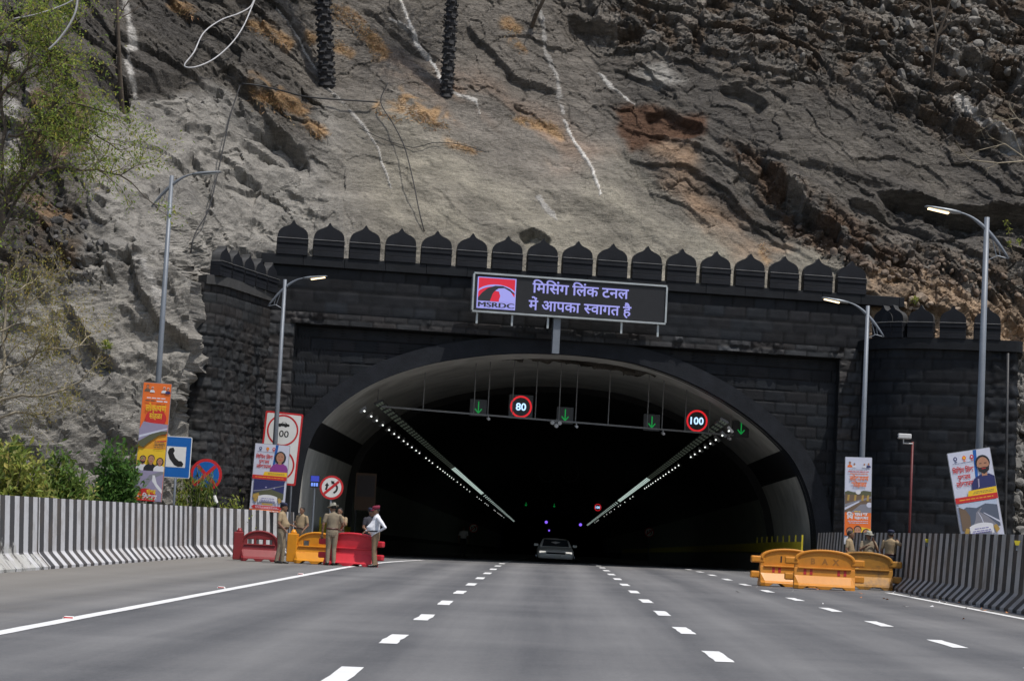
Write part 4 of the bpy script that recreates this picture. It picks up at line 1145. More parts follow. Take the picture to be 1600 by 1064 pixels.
def ringpoly(mb, r0, r1, f, mi, n=40, cx_=0, cy_=0, a0=0, a1=2 * PI):
    V = [f(cx_ + r * math.cos(a0 + (a1 - a0) * i / n), cy_ + r * math.sin(a0 + (a1 - a0) * i / n)) for r in (r0, r1) for i in range(n + 1)]
    mb.add(V, [(i, i + 1, n + 2 + i, n + 1 + i) for i in range(n)], mi)
# telephone sign
c, F = local_plane(275, 714, 68.6, math.radians(-0.5))
t = thing('road_sign', 'blue telephone sign with a black handset, half behind the orange banner', 'road sign', tuple(c))
w_, h_ = 0.95, 1.31
mb = MB(); mb.prism(rrect(w_, h_, .05), F(0), F(-.02)); mb.build('sign_panel', M_SW, t)
mb = MB()
mb.add([F(.004)(*p) for p in rrect(w_ - .05, h_ - .05, .035)], [tuple(range(20))], 2)
mb.add([F(.007)(*p) for p in ((-.31, -.32), (.31, -.32), (.31, .33), (-.31, .33))], [(0, 1, 2, 3)], 0)
hs = [(-.22, .27), (-.10, .30), (-.05, .20), (-.09, .12), (-.02, -.02), (.10, -.12), (.18, -.12), (.25, -.20), (.22, -.29), (.08, -.30), (-.04, -.25), (-.20, -.06), (-.27, .14)]
mb.add([F(.010)(*p) for p in hs], [tuple(range(len(hs)))], 3)
mb.build('sign_face', SM, t, fix=False)
mb = MB(); zb = rz_(c.x, c.y) - c.z
mb.tube([(.02, .04, .4), (.02, .04, zb - .1)], .04, 10); mb.build('post', M_GALV, t, True)
# no-stopping sign, its banded post leaning
c, F = local_plane(322, 741.5, 72.2, math.radians(-20))
t = thing('road_sign', 'round red and blue no-stopping sign on a leaning banded post', 'road sign', tuple(c))
r = .53
mb = MB(); mb.prism([(r * math.cos(i * PI / 20), r * math.sin(i * PI / 20)) for i in range(40)], F(0), F(-.02)); mb.build('sign_panel', M_SR, t)
mb = MB(); mb.disc((0, 0), r * .82, F(.004), 40, 2)
lean_un = math.radians(20)
for a in (math.radians(45) + lean_un, math.radians(-45) + lean_un):
    ca_, sa_ = math.cos(a), math.sin(a); k = r * .80; q = .055
    mb.add([F(.007 + .003 * (a > 0.5))(*p) for p in ((-k * ca_ - q * sa_, -k * sa_ + q * ca_), (-k * ca_ + q * sa_, -k * sa_ - q * ca_), (k * ca_ + q * sa_, k * sa_ - q * ca_), (k * ca_ - q * sa_, k * sa_ + q * ca_))], [(0, 1, 2, 3)], 1)
mb.build('sign_face', SM, t, fix=False)
mb = MB(); d_ = Vector((.42, 0, -1)).normalized(); o_ = Vector((0, .10, 0))
L_ = (c.z - rz_(c.x, c.y) - 1.0) / -d_.z
for i, (a, b) in enumerate(((0, .74), (.74, 1.0), (1.0, L_))): mb.tube([o_ + d_ * a, o_ + d_ * b], .07, 12, mi=i % 2)
mb.build('post', [M_SK, M_SW], t)
# speed limit board
c, F = local_plane(438.5, 700, 76.9, math.radians(-3.0))
t = thing('road_sign', 'white speed limit board with a car above 100 in a red circle', 'road sign', tuple(c))
w_, h_ = 1.34, 2.54
mb = MB(); mb.prism(rrect(w_, h_, .05), F(0), F(-.03)); mb.build('sign_panel', M_SR, t)
mb = MB(); mb.add([F(.004)(*p) for p in rrect(w_ - .13, h_ - .13, .04)], [tuple(range(20))], 0)
for cy_ in (.63, -.60): ringpoly(mb, .50, .56, F(.007), 1, 44, 0, cy_)
car = [(-.2, .78), (-.21, .83), (-.17, .86), (-.08, .87), (-.03, .92), (.08, .92), (.14, .87), (.21, .86), (.23, .81), (.2, .78), (.14, .78), (.12, .75), (.06, .75), (.04, .78), (-.07, .78), (-.09, .75), (-.15, .75), (-.16, .78)]
mb.add([F(.007)(*p) for p in car], [tuple(range(len(car)))], 3)
mb.add([F(.009)(*p) for p in ((-.05, .875), (0.0, .905), (.06, .905), (.1, .875))], [(0, 1, 2, 3)], 0)
put_text(mb, '100', 0, .40, .22, F(.007), 3, .012, .46, 'c'); put_text(mb, '80', 0, -.78, .22, F(.007), 3, .012, .32, 'c')
mb.build('sign_face', SM, t, fix=False)
mb = MB()
for x in (-.45, .45): mb.tube([(x, .05, 1.2), (x, .05, rz_(c.x, c.y) - c.z - .1)], .04, 10)
mb.build('post', M_GALV, t, True)
# no-overtaking signs: mouth of the tunnel and two farther in
def arrow_poly(pts, wd):
    o = []; P = [Vector(p) for p in pts]; L2, R2 = [], []
    for i, p in enumerate(P):
        t_ = (P[min(i + 1, len(P) - 1)] - P[max(i - 1, 0)]).normalized(); n_ = Vector((-t_.y, t_.x)) * wd / 2
        L2.append(p + n_); R2.append(p - n_)
    t_ = (P[-1] - P[-2]).normalized(); n_ = Vector((-t_.y, t_.x))
    head = [P[-1] + n_ * wd * 1.15, P[-1] + t_ * wd * 1.7, P[-1] - n_ * wd * 1.15]
    return [tuple(p) for p in L2 + head + R2[::-1]]
def no_overtake(label, px, py, Y, r, glow=False):
    c, F = local_plane(px, py, Y, math.radians(-3))
    t = thing('road_sign', label, 'road sign', tuple(c), 0, 'round no-overtaking signs')
    mb = MB(); mb.prism([(r * math.cos(i * PI / 20), r * math.sin(i * PI / 20)) for i in range(40)], F(0), F(-.03)); mb.build('sign_panel', M_SR, t)
    mb = MB(); mb.disc((0, 0), r * .82, F(.004), 40, 0)
    for k, pts in ((.007, [(.20, -.40), (.40, -.18), (.40, .12), (.10, .36)]), (.007, [(-.42, -.22), (-.36, -.02), (-.36, .10)])):
        p_ = arrow_poly([(a * r * 1.1, b * r * 1.1) for a, b in catmull(pts, 5)], .16 * r); mb.add([F(k)(*p) for p in p_], [tuple(range(len(p_)))], 3)
    q = .075 * r; k_ = r * .8 * .707
    mb.add([F(.010)(*p) for p in ((-k_ - q, -k_ + q), (-k_ + q, -k_ - q), (k_ + q, k_ - q), (k_ - q, k_ + q))], [(0, 1, 2, 3)], 1)
    mb.build('sign_face', SM, t, fix=False)
    mb = MB(); mb.tube([(0, .06, r * .6), (0, .06, rz_(c.x, c.y) - c.z)], .04, 10); mb.build('post', M_GALV, t, True)
no_overtake('large no-overtaking sign at the left side of the tunnel mouth', 518, 761.5, 78.3, .43)
no_overtake('dim no-overtaking sign on the left wall deep in the tunnel', 740, 825, 175, .36)
no_overtake('dim no-overtaking sign on the right wall deep in the tunnel', 1014.5, 831.5, 155, .34)
# small blue display beside it
c, F = local_plane(492, 752, 78.2)
t = thing('display', 'small blue lit display beside the no-overtaking sign', 'display', tuple(c))
M_LBLUE = emat('blue_led', (0.08, 0.12, 0.9), 0.30); M_LBLUE2 = emat('bright_blue_led', (0.2, 0.35, 1.0), 0.9)
mb = MB(); mb.prism([(-.17, -.22), (.17, -.22), (.17, .22), (-.17, .22)], F(0), F(-.12)); mb.build('casing', M_POSTD, t)
mb = MB(); mb.prism([(-.15, .0), (.15, .0), (.15, .20), (-.15, .20)], F(.006), F(.002), 0)
for i in range(3): mb.prism([(-.13 + .09 * i, -.17), (-.065 + .09 * i, -.17), (-.065 + .09 * i, -.05), (-.13 + .09 * i, -.05)], F(.006), F(.002), 1)
mb.build('screen', [M_LBLUE, M_LBLUE2], t)
mb = MB(); mb.tube([(0, -.06 + .1, -.2), (0, .04, rz_(c.x, c.y) - c.z)], .035, 8); mb.build('post', M_GALV, t)

# ================================================================== MESSAGE BOARD OVER THE ARCH
OFFB = 1.0
bs_, bz_ = fac(741, 427, OFFB); es_, ez_ = fac(1042, 447, OFFB); _, bz0 = fac(738, 487, OFFB); _, ez0 = fac(1040, 505, OFFB)
BW, BH = es_ - bs_, (bz_ + ez_ - bz0 - ez0) / 2
bc = P0 + FU * (bs_ + es_) / 2 - FN * OFFB + np.array([0, 0, (bz_ + ez_ + bz0 + ez0) / 4])
t = thing('message_board', 'long electronic message board with logo and lavender lettering above the arch', 'message board', tuple(bc), YAW)
F = lambda k: (lambda a, b: (a, -k, b))
mb = MB(); mb.box(-BW / 2 + .05, BW / 2 - .05, 0, .32, -BH / 2 + .05, BH / 2 - .05); mb.build('casing', M_POSTD, t)
M_BF = pmat('aluminium_trim', (0.42, 0.45, 0.46), 0.4, 0.4, var=0.25, vs=2)
mb = MB()
for s_ in (-1, 1): mb.box(-BW / 2, BW / 2, -.06, .30, s_ * BH / 2 - .032, s_ * BH / 2 + .032); mb.box(s_ * BW / 2 - .032, s_ * BW / 2 + .032, -.06, .30, -BH / 2 + .034, BH / 2 - .034)
mb.build('frame', M_BF, t)
M_SCR = pmat('led_screen', (0.014, 0.015, 0.018), 0.55); M_LAV = emat('lavender_led', (0.36, 0.36, 0.85), 0.72); M_LRED = emat('red_led', (0.75, 0.018, 0.05), 0.62); M_LDK = emat('grey_led', (0.04, 0.04, 0.05), 0.3)
mb = MB(); mb.box(-BW / 2 + .06, BW / 2 - .06, -.012, -.002, -BH / 2 + .06, BH / 2 - .06); mb.build('screen', M_SCR, t)
def bpt(px, py):                                     # a photo pixel on the board's face, in board metres
    s_, z_ = fac(px, py, OFFB); return s_ - (bs_ + es_) / 2, z_ - bc[2]
x0, y0 = bpt(745, 482); x1_, y1_ = bpt(806, 434)
y0 = -BH / 2 + .12; y1_ = BH / 2 - .12; x0 = -BW / 2 + .14; x1_ = x0 + 1.42
lw, lh = x1_ - x0, y1_ - y0
L_ = lambda p: (x0 + p[0] * lw, y0 + p[1] * lh)
mb = MB()
def lp(pts, k, mi): mb.add([F(k)(*L_(p)) for p in pts], [tuple(range(len(pts)))], mi)
lp([(0, 0), (1, 0), (1, 1), (0, 1)], .016, 0)                                   # lavender ground
lp([(.03, .24), (.97, .24), (.97, .97), (.03, .97)], .019, 1)                   # red field
arc_o = [(.5 + .53 * math.cos(a), .24 + .50 * math.sin(a)) for a in np.linspace(PI, 0.0, 21)]
lp([p for p in ((max(.03, min(.97, x)), y) for x, y in [(.5 + .58 * math.cos(a), .34 + .44 * math.sin(a)) for a in np.linspace(PI * .93, PI * .07, 19)] + [(.5 + .58 * math.cos(a), .28 + .44 * math.sin(a)) for a in np.linspace(PI * .07, PI * .93, 19)])], .022, 0)   # pale horizon arc
lp([(.03, .24), (.34, .24), (.40, .48), (.50, .60), (.60, .66), (.80, .60), (.97, .50), (.97, .53), (.84, .66), (.66, .745), (.46, .74), (.27, .65), (.13, .50), (.03, .34)], .025, 2)   # dark road sweeping over
lp([(.56, .24), (.97, .24), (.97, .40), (.86, .58), (.70, .68), (.55, .66), (.46, .58), (.56, .56), (.60, .42)], .028, 0)     # pale road
lp([(.34, .24), (.57, .24), (.58, .42), (.52, .55), (.46, .58), (.40, .48)], .031, 1)
mb.build('logo', [M_LAV, M_LRED, M_LDK], t, fix=False)
mb = MB()
for i_, dx_ in enumerate((-.016, 0, .016)): put_text(mb, 'MSRDC', L_((.045, .05))[0] + dx_, L_((.045, .05))[1], .15 * lh, F(.034 + .001 * i_), 0, 0.0, lw * .92)
mb.build('logo_lettering', M_LDK, t, fix=False)
mb = MB()
xa, ya = bpt(831, 466); xb, _ = bpt(982, 466)
put_text(mb, 'िमिसंग िलंक टनल', xa, .13, .36, F(.018), 0, .018, xb - xa)
xa, ya = bpt(825, 492); xb, _ = bpt(986, 492)
put_text(mb, 'में आपका {स}वागत है', xa, -.50, .36, F(.018), 0, .018, xb - xa)
mb.build('lettering', M_LAV, t, fix=False)
for px, py in ((745, 505), (800, 509), (856, 513), (971, 521), (1028, 526)):
    s_, z_ = bpt(px, py); mb = MB(); mb.box(s_ - .035, s_ + .035, .05, .12, z_, -BH / 2 - .033); mb.build('bracket', M_BF, t)
mb = MB(); s_, _ = bpt(870.5, 520); mb.box(s_ - .13, s_ + .13, .10, .36, fac(870, 552, OFFB)[1] - bc[2], -BH / 2 - .034); mb.box(s_ - .10, s_ + .10, .36, .95, -.4, -.2)
mb.build('post', M_GALV, t)

# ================================================================== LANE SIGNALS HUNG IN THE TUNNEL MOUTH
OFFG = -3.2
def gp(px, py): 
    s_, z_ = fac(px, py, OFFG); return P0 + FU * s_ - FN * OFFG + np.array([0, 0, z_])
M_GAN = pmat('gantry_steel', (0.20, 0.20, 0.20), 0.6, 0.2)
G0, G1 = gp(596, 635), gp(1146, 680)
t = thing('sign_gantry', 'thin steel gantry hung across the tunnel mouth on long rods', 'gantry', tuple(G0))
mb = MB(); mb.bar((0, 0, 0), G1 - G0, .065, .065); mb.build('chord', M_GAN, t)
def roof_z(x):
    xs_ = ring[1][:, 0] + T0[0]; zs_ = ring[1][:, 2] + T0[2]
    return float(np.interp(x, xs_[80:-80], zs_[80:-80]))
for px in (590, 661, 740, 762, 800, 836, 873, 899, 950, 1011, 1034, 1070, 1107, 1141):
    q = 635 + (680 - 635) * (px - 596) / 550
    p = gp(px, q)
    mb = MB(); mb.tube([p - G0, (p[0] - G0[0], p[1] - G0[1], roof_z(p[0]) - G0[2] + .05)], .022, 6); mb.build('hanger', M_GAN, t)
M_BOX = pmat('signal_box', (0.045, 0.047, 0.05), 0.5); M_GRN = emat('green_led', (0.01, 0.55, 0.10), 0.36); M_RNG = emat('red_ring_led', (0.85, 0.02, 0.03), 0.75); M_WLED = emat('blue_white_led', (0.45, 0.68, 1.0), 1.5)
def lane_signal(label, P, k=1.0, dim=False, grp='green arrow lane signals'):
    t = thing('lane_signal', label, 'lane signal', tuple(P), YAW, grp)
    h = .32 * k
    F = lambda q: (lambda a, b: (a, -q, b))
    mb = MB(); mb.box(-h, h, 0, .16, -h, h); mb.build('casing', M_BOX, t, bevel=.01)
    mb = MB()
    for p_, q_ in (((0, .75), (0, -.6)), ((0, -.62), (-.42, -.12)), ((0, -.62), (.42, -.12))):
        mb.bar((p_[0] * h, -.012, p_[1] * h), (q_[0] * h, -.012, q_[1] * h), .13 * h, .012, up=(0, 1, 0))
    mb.build('arrow', M_GRN, t)
def speed_signal(label, P, num, k=1.0, grp='red ring speed displays'):
    t = thing('speed_display', label, 'speed display', tuple(P), YAW, grp)
    h = .44 * k
    F = lambda q: (lambda a, b: (a, -q, b))
    mb = MB(); mb.box(-h * 1.05, h * 1.05, 0, .18, -h * 1.05, h * 1.05); mb.build('casing', M_BOX, t, bevel=.01)
    mb = MB(); ringpoly(mb, h * .80, h * .96, F(.012), 0, 40); mb.build('ring', M_RNG, t, fix=False)
    mb = MB(); put_text(mb, num, 0, -.30 * h, .60 * h, F(.012), 0, .02, h * (.9 if len(num) == 2 else 1.18), 'c'); mb.build('number', M_WLED, t, fix=False)
for px, py, lb in ((747.5, 637, 'green arrow lane signal left of the 80 display'), (883, 649, 'green arrow lane signal in the middle of the gantry'), (1018.5, 660, 'green arrow lane signal left of the 100 display'), (1158, 670, 'green arrow lane signal at the right end of the gantry')):
    lane_signal(lb, gp(px, py))
speed_signal('red ringed display reading 80 on the gantry', gp(814, 635.5), '80')
speed_signal('red ringed display reading 100 on the gantry', gp(1089, 657.5), '100')
M_CAMW = pmat('camera_white', (0.5, 0.5, 0.5), 0.5)
for px, py, lb in ((763, 654, 'small camera under the gantry below the leftmost arrow'), (900.5, 666, 'small camera under the gantry right of its centre'), (1036, 677, 'small camera under the gantry beside the third arrow'), (1139.5, 685, 'small camera under the right end of the gantry')):
    p = gp(px, py); t = thing('camera', lb, 'camera', tuple(p), YAW, 'cameras under the gantry')
    mb = MB(); mb.tube([(0, -.14, -.02), (0, .14, .02)], .055, 10); mb.build('housing', M_CAMW, t, bevel=.005)
    mb = MB(); mb.tube([(0, 0, .04), (0, 0, .16)], .02, 8); mb.build('mount', M_CAMW, t)
p = gp(869, 663); t = thing('camera', 'three-headed camera cluster under the centre of the gantry', 'camera', tuple(p), YAW, 'cameras under the gantry')
for dx, dz in ((-.16, .05), (.12, .05), (0, -.06)):
    mb = MB(); mb.tube([(dx, -.12, dz), (dx, .1, dz + .02)], .075, 12); mb.build('housing', M_CAMW, t)
mb = MB(); mb.bar((-.18, .02, .10), (.16, .02, .10), .03, .03); mb.tube([(0, .02, -.05), (0, .02, .2)], .02, 8); mb.build('mount', M_CAMW, t)
# farther in: signals, displays, fans, lamps
M_PUR = emat('violet_led', (0.25, 0.12, 1.0), 1.2)
for px, py, lb in ((822, 787.5, 'far green arrow signal on the left inside the tunnel'), (866, 789.5, 'far green arrow signal near the tunnel axis')):
    lane_signal(lb, at(px, py, 250), .9, grp='far lane signals in the tunnel')
speed_signal('far red ringed display glowing deep in the tunnel', at(934, 792.5, 250), '100', .95)
for px, py, Y, lb in ((853.5, 815.5, 390, 'left of two violet lamps deep in the tunnel'), (907, 819.5, 390, 'right of two violet lamps deep in the tunnel'), (858, 828.5, 405, 'small violet lamp lowest in the tunnel')):
    p = at(px, py, Y); t = thing('lamp', lb, 'lamp', tuple(p), 0, 'violet lamps deep in the tunnel')
    mb = MB(); mb.tube([(0, 0, 0), (0, .2, 0)], .26 if Y < 400 else .16, 12); mb.build('lens', M_PUR, t); mb = MB(); mb.box(-.34, .34, .2, .3, -.34, .34); mb.build('casing', M_BOX, t)
M_FAN = pmat('fan_steel', (0.11, 0.115, 0.12), 0.5, 0.3)
for px, lb in ((854.5, 'left jet fan under the tunnel roof'), (892, 'right jet fan under the tunnel roof')):
    p = at(px, 739, 150); t = thing('jet_fan', lb, 'fan', tuple(p), 0, 'jet fans under the tunnel roof')
    mb = MB(); n = 24
    for r_, y_ in ((.52, 0),): 
        V = [(r0_ * math.cos(i * 2 * PI / n), y0_, r0_ * math.sin(i * 2 * PI / n)) for r0_, y0_ in ((.52, 0), (.56, .1), (.56, 3.4), (.52, 3.5), (.47, 3.4), (.47, .1)) for i in range(n)]
        mb.add(V, [(a * n + i, a * n + (i + 1) % n, ((a + 1) % 6) * n + (i + 1) % n, ((a + 1) % 6) * n + i) for a in range(6) for i in range(n)])
    mb.build('fan_casing', M_FAN, t, True)
    mb = MB()
    for k in range(8):
        a = k * PI / 4; mb.bar((0, .9, 0), (.46 * math.cos(a), .9, .46 * math.sin(a)), .03, .2, up=(0, 1, 0))
    mb.tube([(0, .7, 0), (0, 1.1, 0)], .12, 12); mb.build('fan_blades', M_FAN, t)
M_TL = emat('lamp_cool', (0.80, 1.0, 0.92), 0.62); M_TLD = emat('lamp_dim', (0.55, 0.66, 0.52), 0.05); M_TDOT = emat('lamp_dot', (0.95, 1.0, 0.95), 1.7)
def lamp_mesh(name, mats, w_, l_):
    mb = MB()
    for x in (-.10, 0, .10) if w_ > .2 else (0,):
        mb.box(x - w_ / 10 - .008, x + w_ / 10 + .008, -l_ / 2, l_ / 2, -.04, -.001, 0)
    mb.box(-w_ / 2 - .06, w_ / 2 + .06, -l_ / 2 - .05, l_ / 2 + .05, 0, .09, 1)
    o = mb.build(name, mats); me_ = o.data; bpy.data.objects.remove(o); return me_
LM_B, LM_D, LM_S = lamp_mesh('lit_lamp', [M_TL, M_BOX], .22, 1.0), lamp_mesh('dim_lamp', [M_TLD, M_BOX], .22, .8), lamp_mesh('dot_lamp', [M_TDOT, M_GAN], .16, .30)
def line_x(pa, pb, Y, Ya, Yb):
    a, b = at(*pa, Ya), at(*pb, Yb); k = (Y - Ya) / (Yb - Ya); return a + (b - a) * k
VT = (866, 860)
for side, pa, nm in ((-1, (590, 628), 'left'), (1, (1133, 657), 'right')):
    Ya = 80.6
    a = at(*pa, Ya)
    for k in range(162):
        Y = Ya + 1 + 1.9 * k
        p = (a[0] + 0.0, Y, a[2] - 0.0113 * (Y - Ya))
        lit = 143 < Y < 207
        if Y > 207 and k % 3: continue
        o = link('tunnel_lamp', LM_B if lit or Y > 207 else LM_D, None, p)
        o.rotation_euler = (0, side * .5, 0)
        tag(o, ('bright ' if lit else ('far ' if Y > 207 else 'dim greenish ')) + f'tube lamp in the {nm} overhead row of the tunnel', 'tunnel lamp', f'{"lit" if lit else ("far" if Y > 207 else "dim")} lamps in the {nm} overhead row')
for side, pa, nm in ((-1, (568, 641), 'left'), (1, (1139, 673), 'right')):
    Ya = 79.8
    a = at(*pa, Ya); rg = random.Random(3 + side)
    for k in range(80):
        Y = Ya + 3.1 * k + rg.uniform(-.25, .25)
        if (k > 24 and k % 2) or (k > 4 and rg.random() < .3): continue
        o = link('tunnel_lamp', LM_S, None, (a[0], Y, a[2] - 0.0113 * (Y - Ya))); o.rotation_euler = (0, side * .8, 0)
        tag(o, f'small white point lamp in the lower {nm} row of the tunnel', 'tunnel lamp', f'point lamps in the lower {nm} row')
# low kerb wall with a yellow guard rail along each side inside
M_YEL = pmat('yellow_paint', (0.55, 0.45, 0.03), 0.6, var=0.2); M_KW = pmat('kerb_wall', (0.16, 0.16, 0.155), 0.8, var=0.3, vs=1)
for sx_, lb, y0_ in ((9.05, 'yellow hand rail on the low wall along the right side of the tunnel', 80.5), (-8.75, 'yellow hand rail on the low wall along the left side of the tunnel', 84)):
    t = thing('guard_rail', lb, 'guard rail', (sx_, y0_, rz_(sx_, y0_)))
    mb = MB(); N_ = 20
    ysq = np.linspace(0, 200, N_)
    sgn = 1 if sx_ > 0 else -1
    mb.loft([[(q, y, z + rz_(sx_, y0_ + y) - rz_(sx_, y0_)) for q, z in ((0, 0), (0.02 * sgn, .75), (.35 * sgn, .75), (.35 * sgn, 0))] for y in ysq]); mb.build('low_wall', M_KW, t)
    mb = MB()
    mb.loft([[(q, y, z + rz_(sx_, y0_ + y) - rz_(sx_, y0_)) for q, z in ((.14 * sgn, .80), (.14 * sgn, 1.2), (.17 * sgn, 1.2), (.17 * sgn, .80))] for y in ysq]); mb.build('rail_board', M_YEL, t)
    for k in range(9):
        y = .1 + 2.2 * k; mb = MB(); z0 = rz_(sx_, y0_ + y) - rz_(sx_, y0_); mb.box(.18 * sgn - .03, .18 * sgn + .03, y - .03, y + .03, z0 + .75, z0 + 1.45); mb.build('rail_post', M_YEL, t)
# dark poster board just inside on the left
c, F = local_plane(571, 768, 88.0); t = thing('poster_board', 'shaded brown poster board inside the left of the tunnel mouth', 'poster board', tuple(c))
mb = MB(); mb.prism([(-.42, -.75), (.42, -.75), (.42, .75), (-.42, .75)], F(0), F(-.04)); mb.build('panel', colm('poster_brown', (.08, .04, .02)), t)
mb = MB(); mb.add([F(.004)(*p) for p in ((-.36, -.2), (.36, -.2), (.36, .65), (-.36, .65))], [(0, 1, 2, 3)], 0); mb.build('printed_picture', colm('poster_dark', (.04, .03, .03)), t)
mb = MB(); mb.tube([(-.35, .06, .6), (-.35, .06, rz_(c.x, c.y) - c.z)], .03, 6); mb.tube([(.35, .06, .6), (.35, .06, rz_(c.x, c.y) - c.z)], .03, 6); mb.build('stand', M_POSTD, t)

# ================================================================== CAMERA ON A RED POLE, DRAINPIPE, SMALL MARKERS
p = at(1426, 690, 64.5); zg = rz_(p[0], p[1])
t = thing('camera_pole', 'red pole with a white security camera behind the right barrier', 'camera pole', (p[0], p[1], zg))
h = p[2] - zg
mb = MB(); mb.tube([(0, 0, 0), (0, 0, h)], .036, 12); mb.build('pole', M_REDP, t, True)
mb = MB(); mb.tube([(0, -.02, h - .06), (-.28, -.06, h - .06), (-.28, -.06, h + .06)], .022, 8); mb.build('arm', M_CAMW, t)
mb = MB(); mb.box(-.45, -.06, -.16, .06, h + .07, h + .22); cm = mb.build('camera', M_CAMW, t, bevel=.03)
mb = MB(); mb.tube([(-.46, -.05, h + .145), (-.40, -.05, h + .145)], .05, 12); mb.build('lens', M_SK, cm)
p = at(1575, 552, 78.2); q = at(1570.5, 852, 78.2)
t = tag(MB().build('drainpipe', M_POSTD), 'thin black drainpipe down the outer edge of the right tower', 'pipe')
bpy.data.objects.remove(t)
mb = MB(); mb.tube([(0, 0, 0), ((q - p) * .5), (q - p), (q[0] - p[0], q[1] - p[1], q[2] - p[2] - 1.4)], .05, 10)
tag(mb.build('drainpipe', M_POSTD, None, True, tuple(p)), 'thin black drainpipe down the outer edge of the right tower', 'pipe')
for px, py, Y, ml, lb in ((1449, 846, 55.0, M_YEL, 'yellow reflector on the right barrier beside the red pole'), (1589.5, 850, 42.4, M_YEL, 'yellow reflector on the right barrier at the photo edge')):
    p = at(px, py, Y); t = thing('reflector', lb, 'reflector', tuple(p), 0, 'yellow reflectors on the right barrier')
    mb = MB(); mb.prism([(-.06, .07), (.06, .07), (.035, -.02), (-.035, -.02)], lambda a, b: (a, 0, b), lambda a, b: (a, .02, b)); mb.build('plate', ml, t); mb = MB(); mb.box(-.015, .015, .021, .04, -.12, .05); mb.build('bracket', M_GALV, t)
M_RSTUD = pmat('red_reflector', (0.55, 0.03, 0.03), 0.3)
for px, py, lb in ((108, 966, 'nearest red stud beside the left edge line'), (346, 918.5, 'second red stud beside the left edge line'), (470, 897, 'farthest red stud beside the left edge line')):
    p = gnd(px, py); t = thing('road_stud', lb, 'road stud', tuple(p), 0, 'red road studs')
    mb = MB(); mb.loft([[(a * .075, b * .06, 0) for a, b in ((-1, -1), (1, -1), (1, 1), (-1, 1))], [(a * .05, b * .03, .03) for a, b in ((-1, -1), (1, -1), (1, 1), (-1, 1))]]); mb.build('body', M_SW, t, bevel=.004)
    mb = MB(); mb.box(-.055, .055, -.060, -.048, .006, .022); mb.build('reflector', M_RSTUD, t)

# ================================================================== WATER-FILLED PLASTIC BARRIERS
def plastic(name, col, dirt=0.35, dcol=(0.10, 0.07, 0.05)):
    return pmat(name, col, 0.42, var=0.14, vs=2.5, dirt=dirt, ds=2.2, dcol=dcol, spec=0.4, bump=0.06, bs=12)
M_PMAR = plastic('faded_maroon_plastic', (0.21, 0.018, 0.022), 0.4, (0.10, 0.045, 0.04)); M_PRED = plastic('bright_red_plastic', (0.58, 0.03, 0.045), 0.25, (0.33, 0.06, 0.06))
M_PYEL = plastic('yellow_plastic', (0.64, 0.255, 0.010), 0.3, (0.30, 0.17, 0.06)); M_PORA = plastic('orange_plastic', (0.60, 0.235, 0.025), 0.35, (0.32, 0.17, 0.06)); M_PBRN = plastic('dirty_orange_plastic', (0.42, 0.20, 0.03), 0.95, (0.11, 0.075, 0.045))
M_SLOT = pmat('red_tape', (0.45, 0.03, 0.03), 0.5, var=0.2); M_STEN = pmat('stencil_black', (0.02, 0.02, 0.02), 0.7); M_STENF = pmat('faded_stencil', (0.36, 0.15, 0.03), 0.7)
def curve_solid(loops, depth, y0, bev):
    """a plate with holes: flat curve filled, thickened and rounded, returned as points and faces (x, y, z)"""
    cu = bpy.data.curves.new('c', 'CURVE'); cu.dimensions = '2D'; cu.fill_mode = 'BOTH'; cu.extrude = depth / 2 - bev; cu.bevel_depth = bev; cu.bevel_resolution = 2; cu.offset = -bev
    for lp_ in loops:
        sp = cu.splines.new('POLY'); sp.points.add(len(lp_) - 1); sp.use_cyclic_u = True
        for q, (a, b) in zip(sp.points, lp_): q.co = (a, b, 0, 1)
    o = bpy.data.objects.new('c', cu); COL.objects.link(o)
    me_ = bpy.data.meshes.new_from_object(o.evaluated_get(bpy.context.evaluated_depsgraph_get()))
    V = [(v.co.x, y0 + v.co.z, v.co.y) for v in me_.vertices]; F = [tuple(p.vertices) for p in me_.polygons]
    bpy.data.objects.remove(o); bpy.data.curves.remove(cu); bpy.data.meshes.remove(me_)
    return V, F
def rloop(x0, x1, z0, z1): return [(x0, z0), (x1, z0), (x1, z1), (x0, z1)]
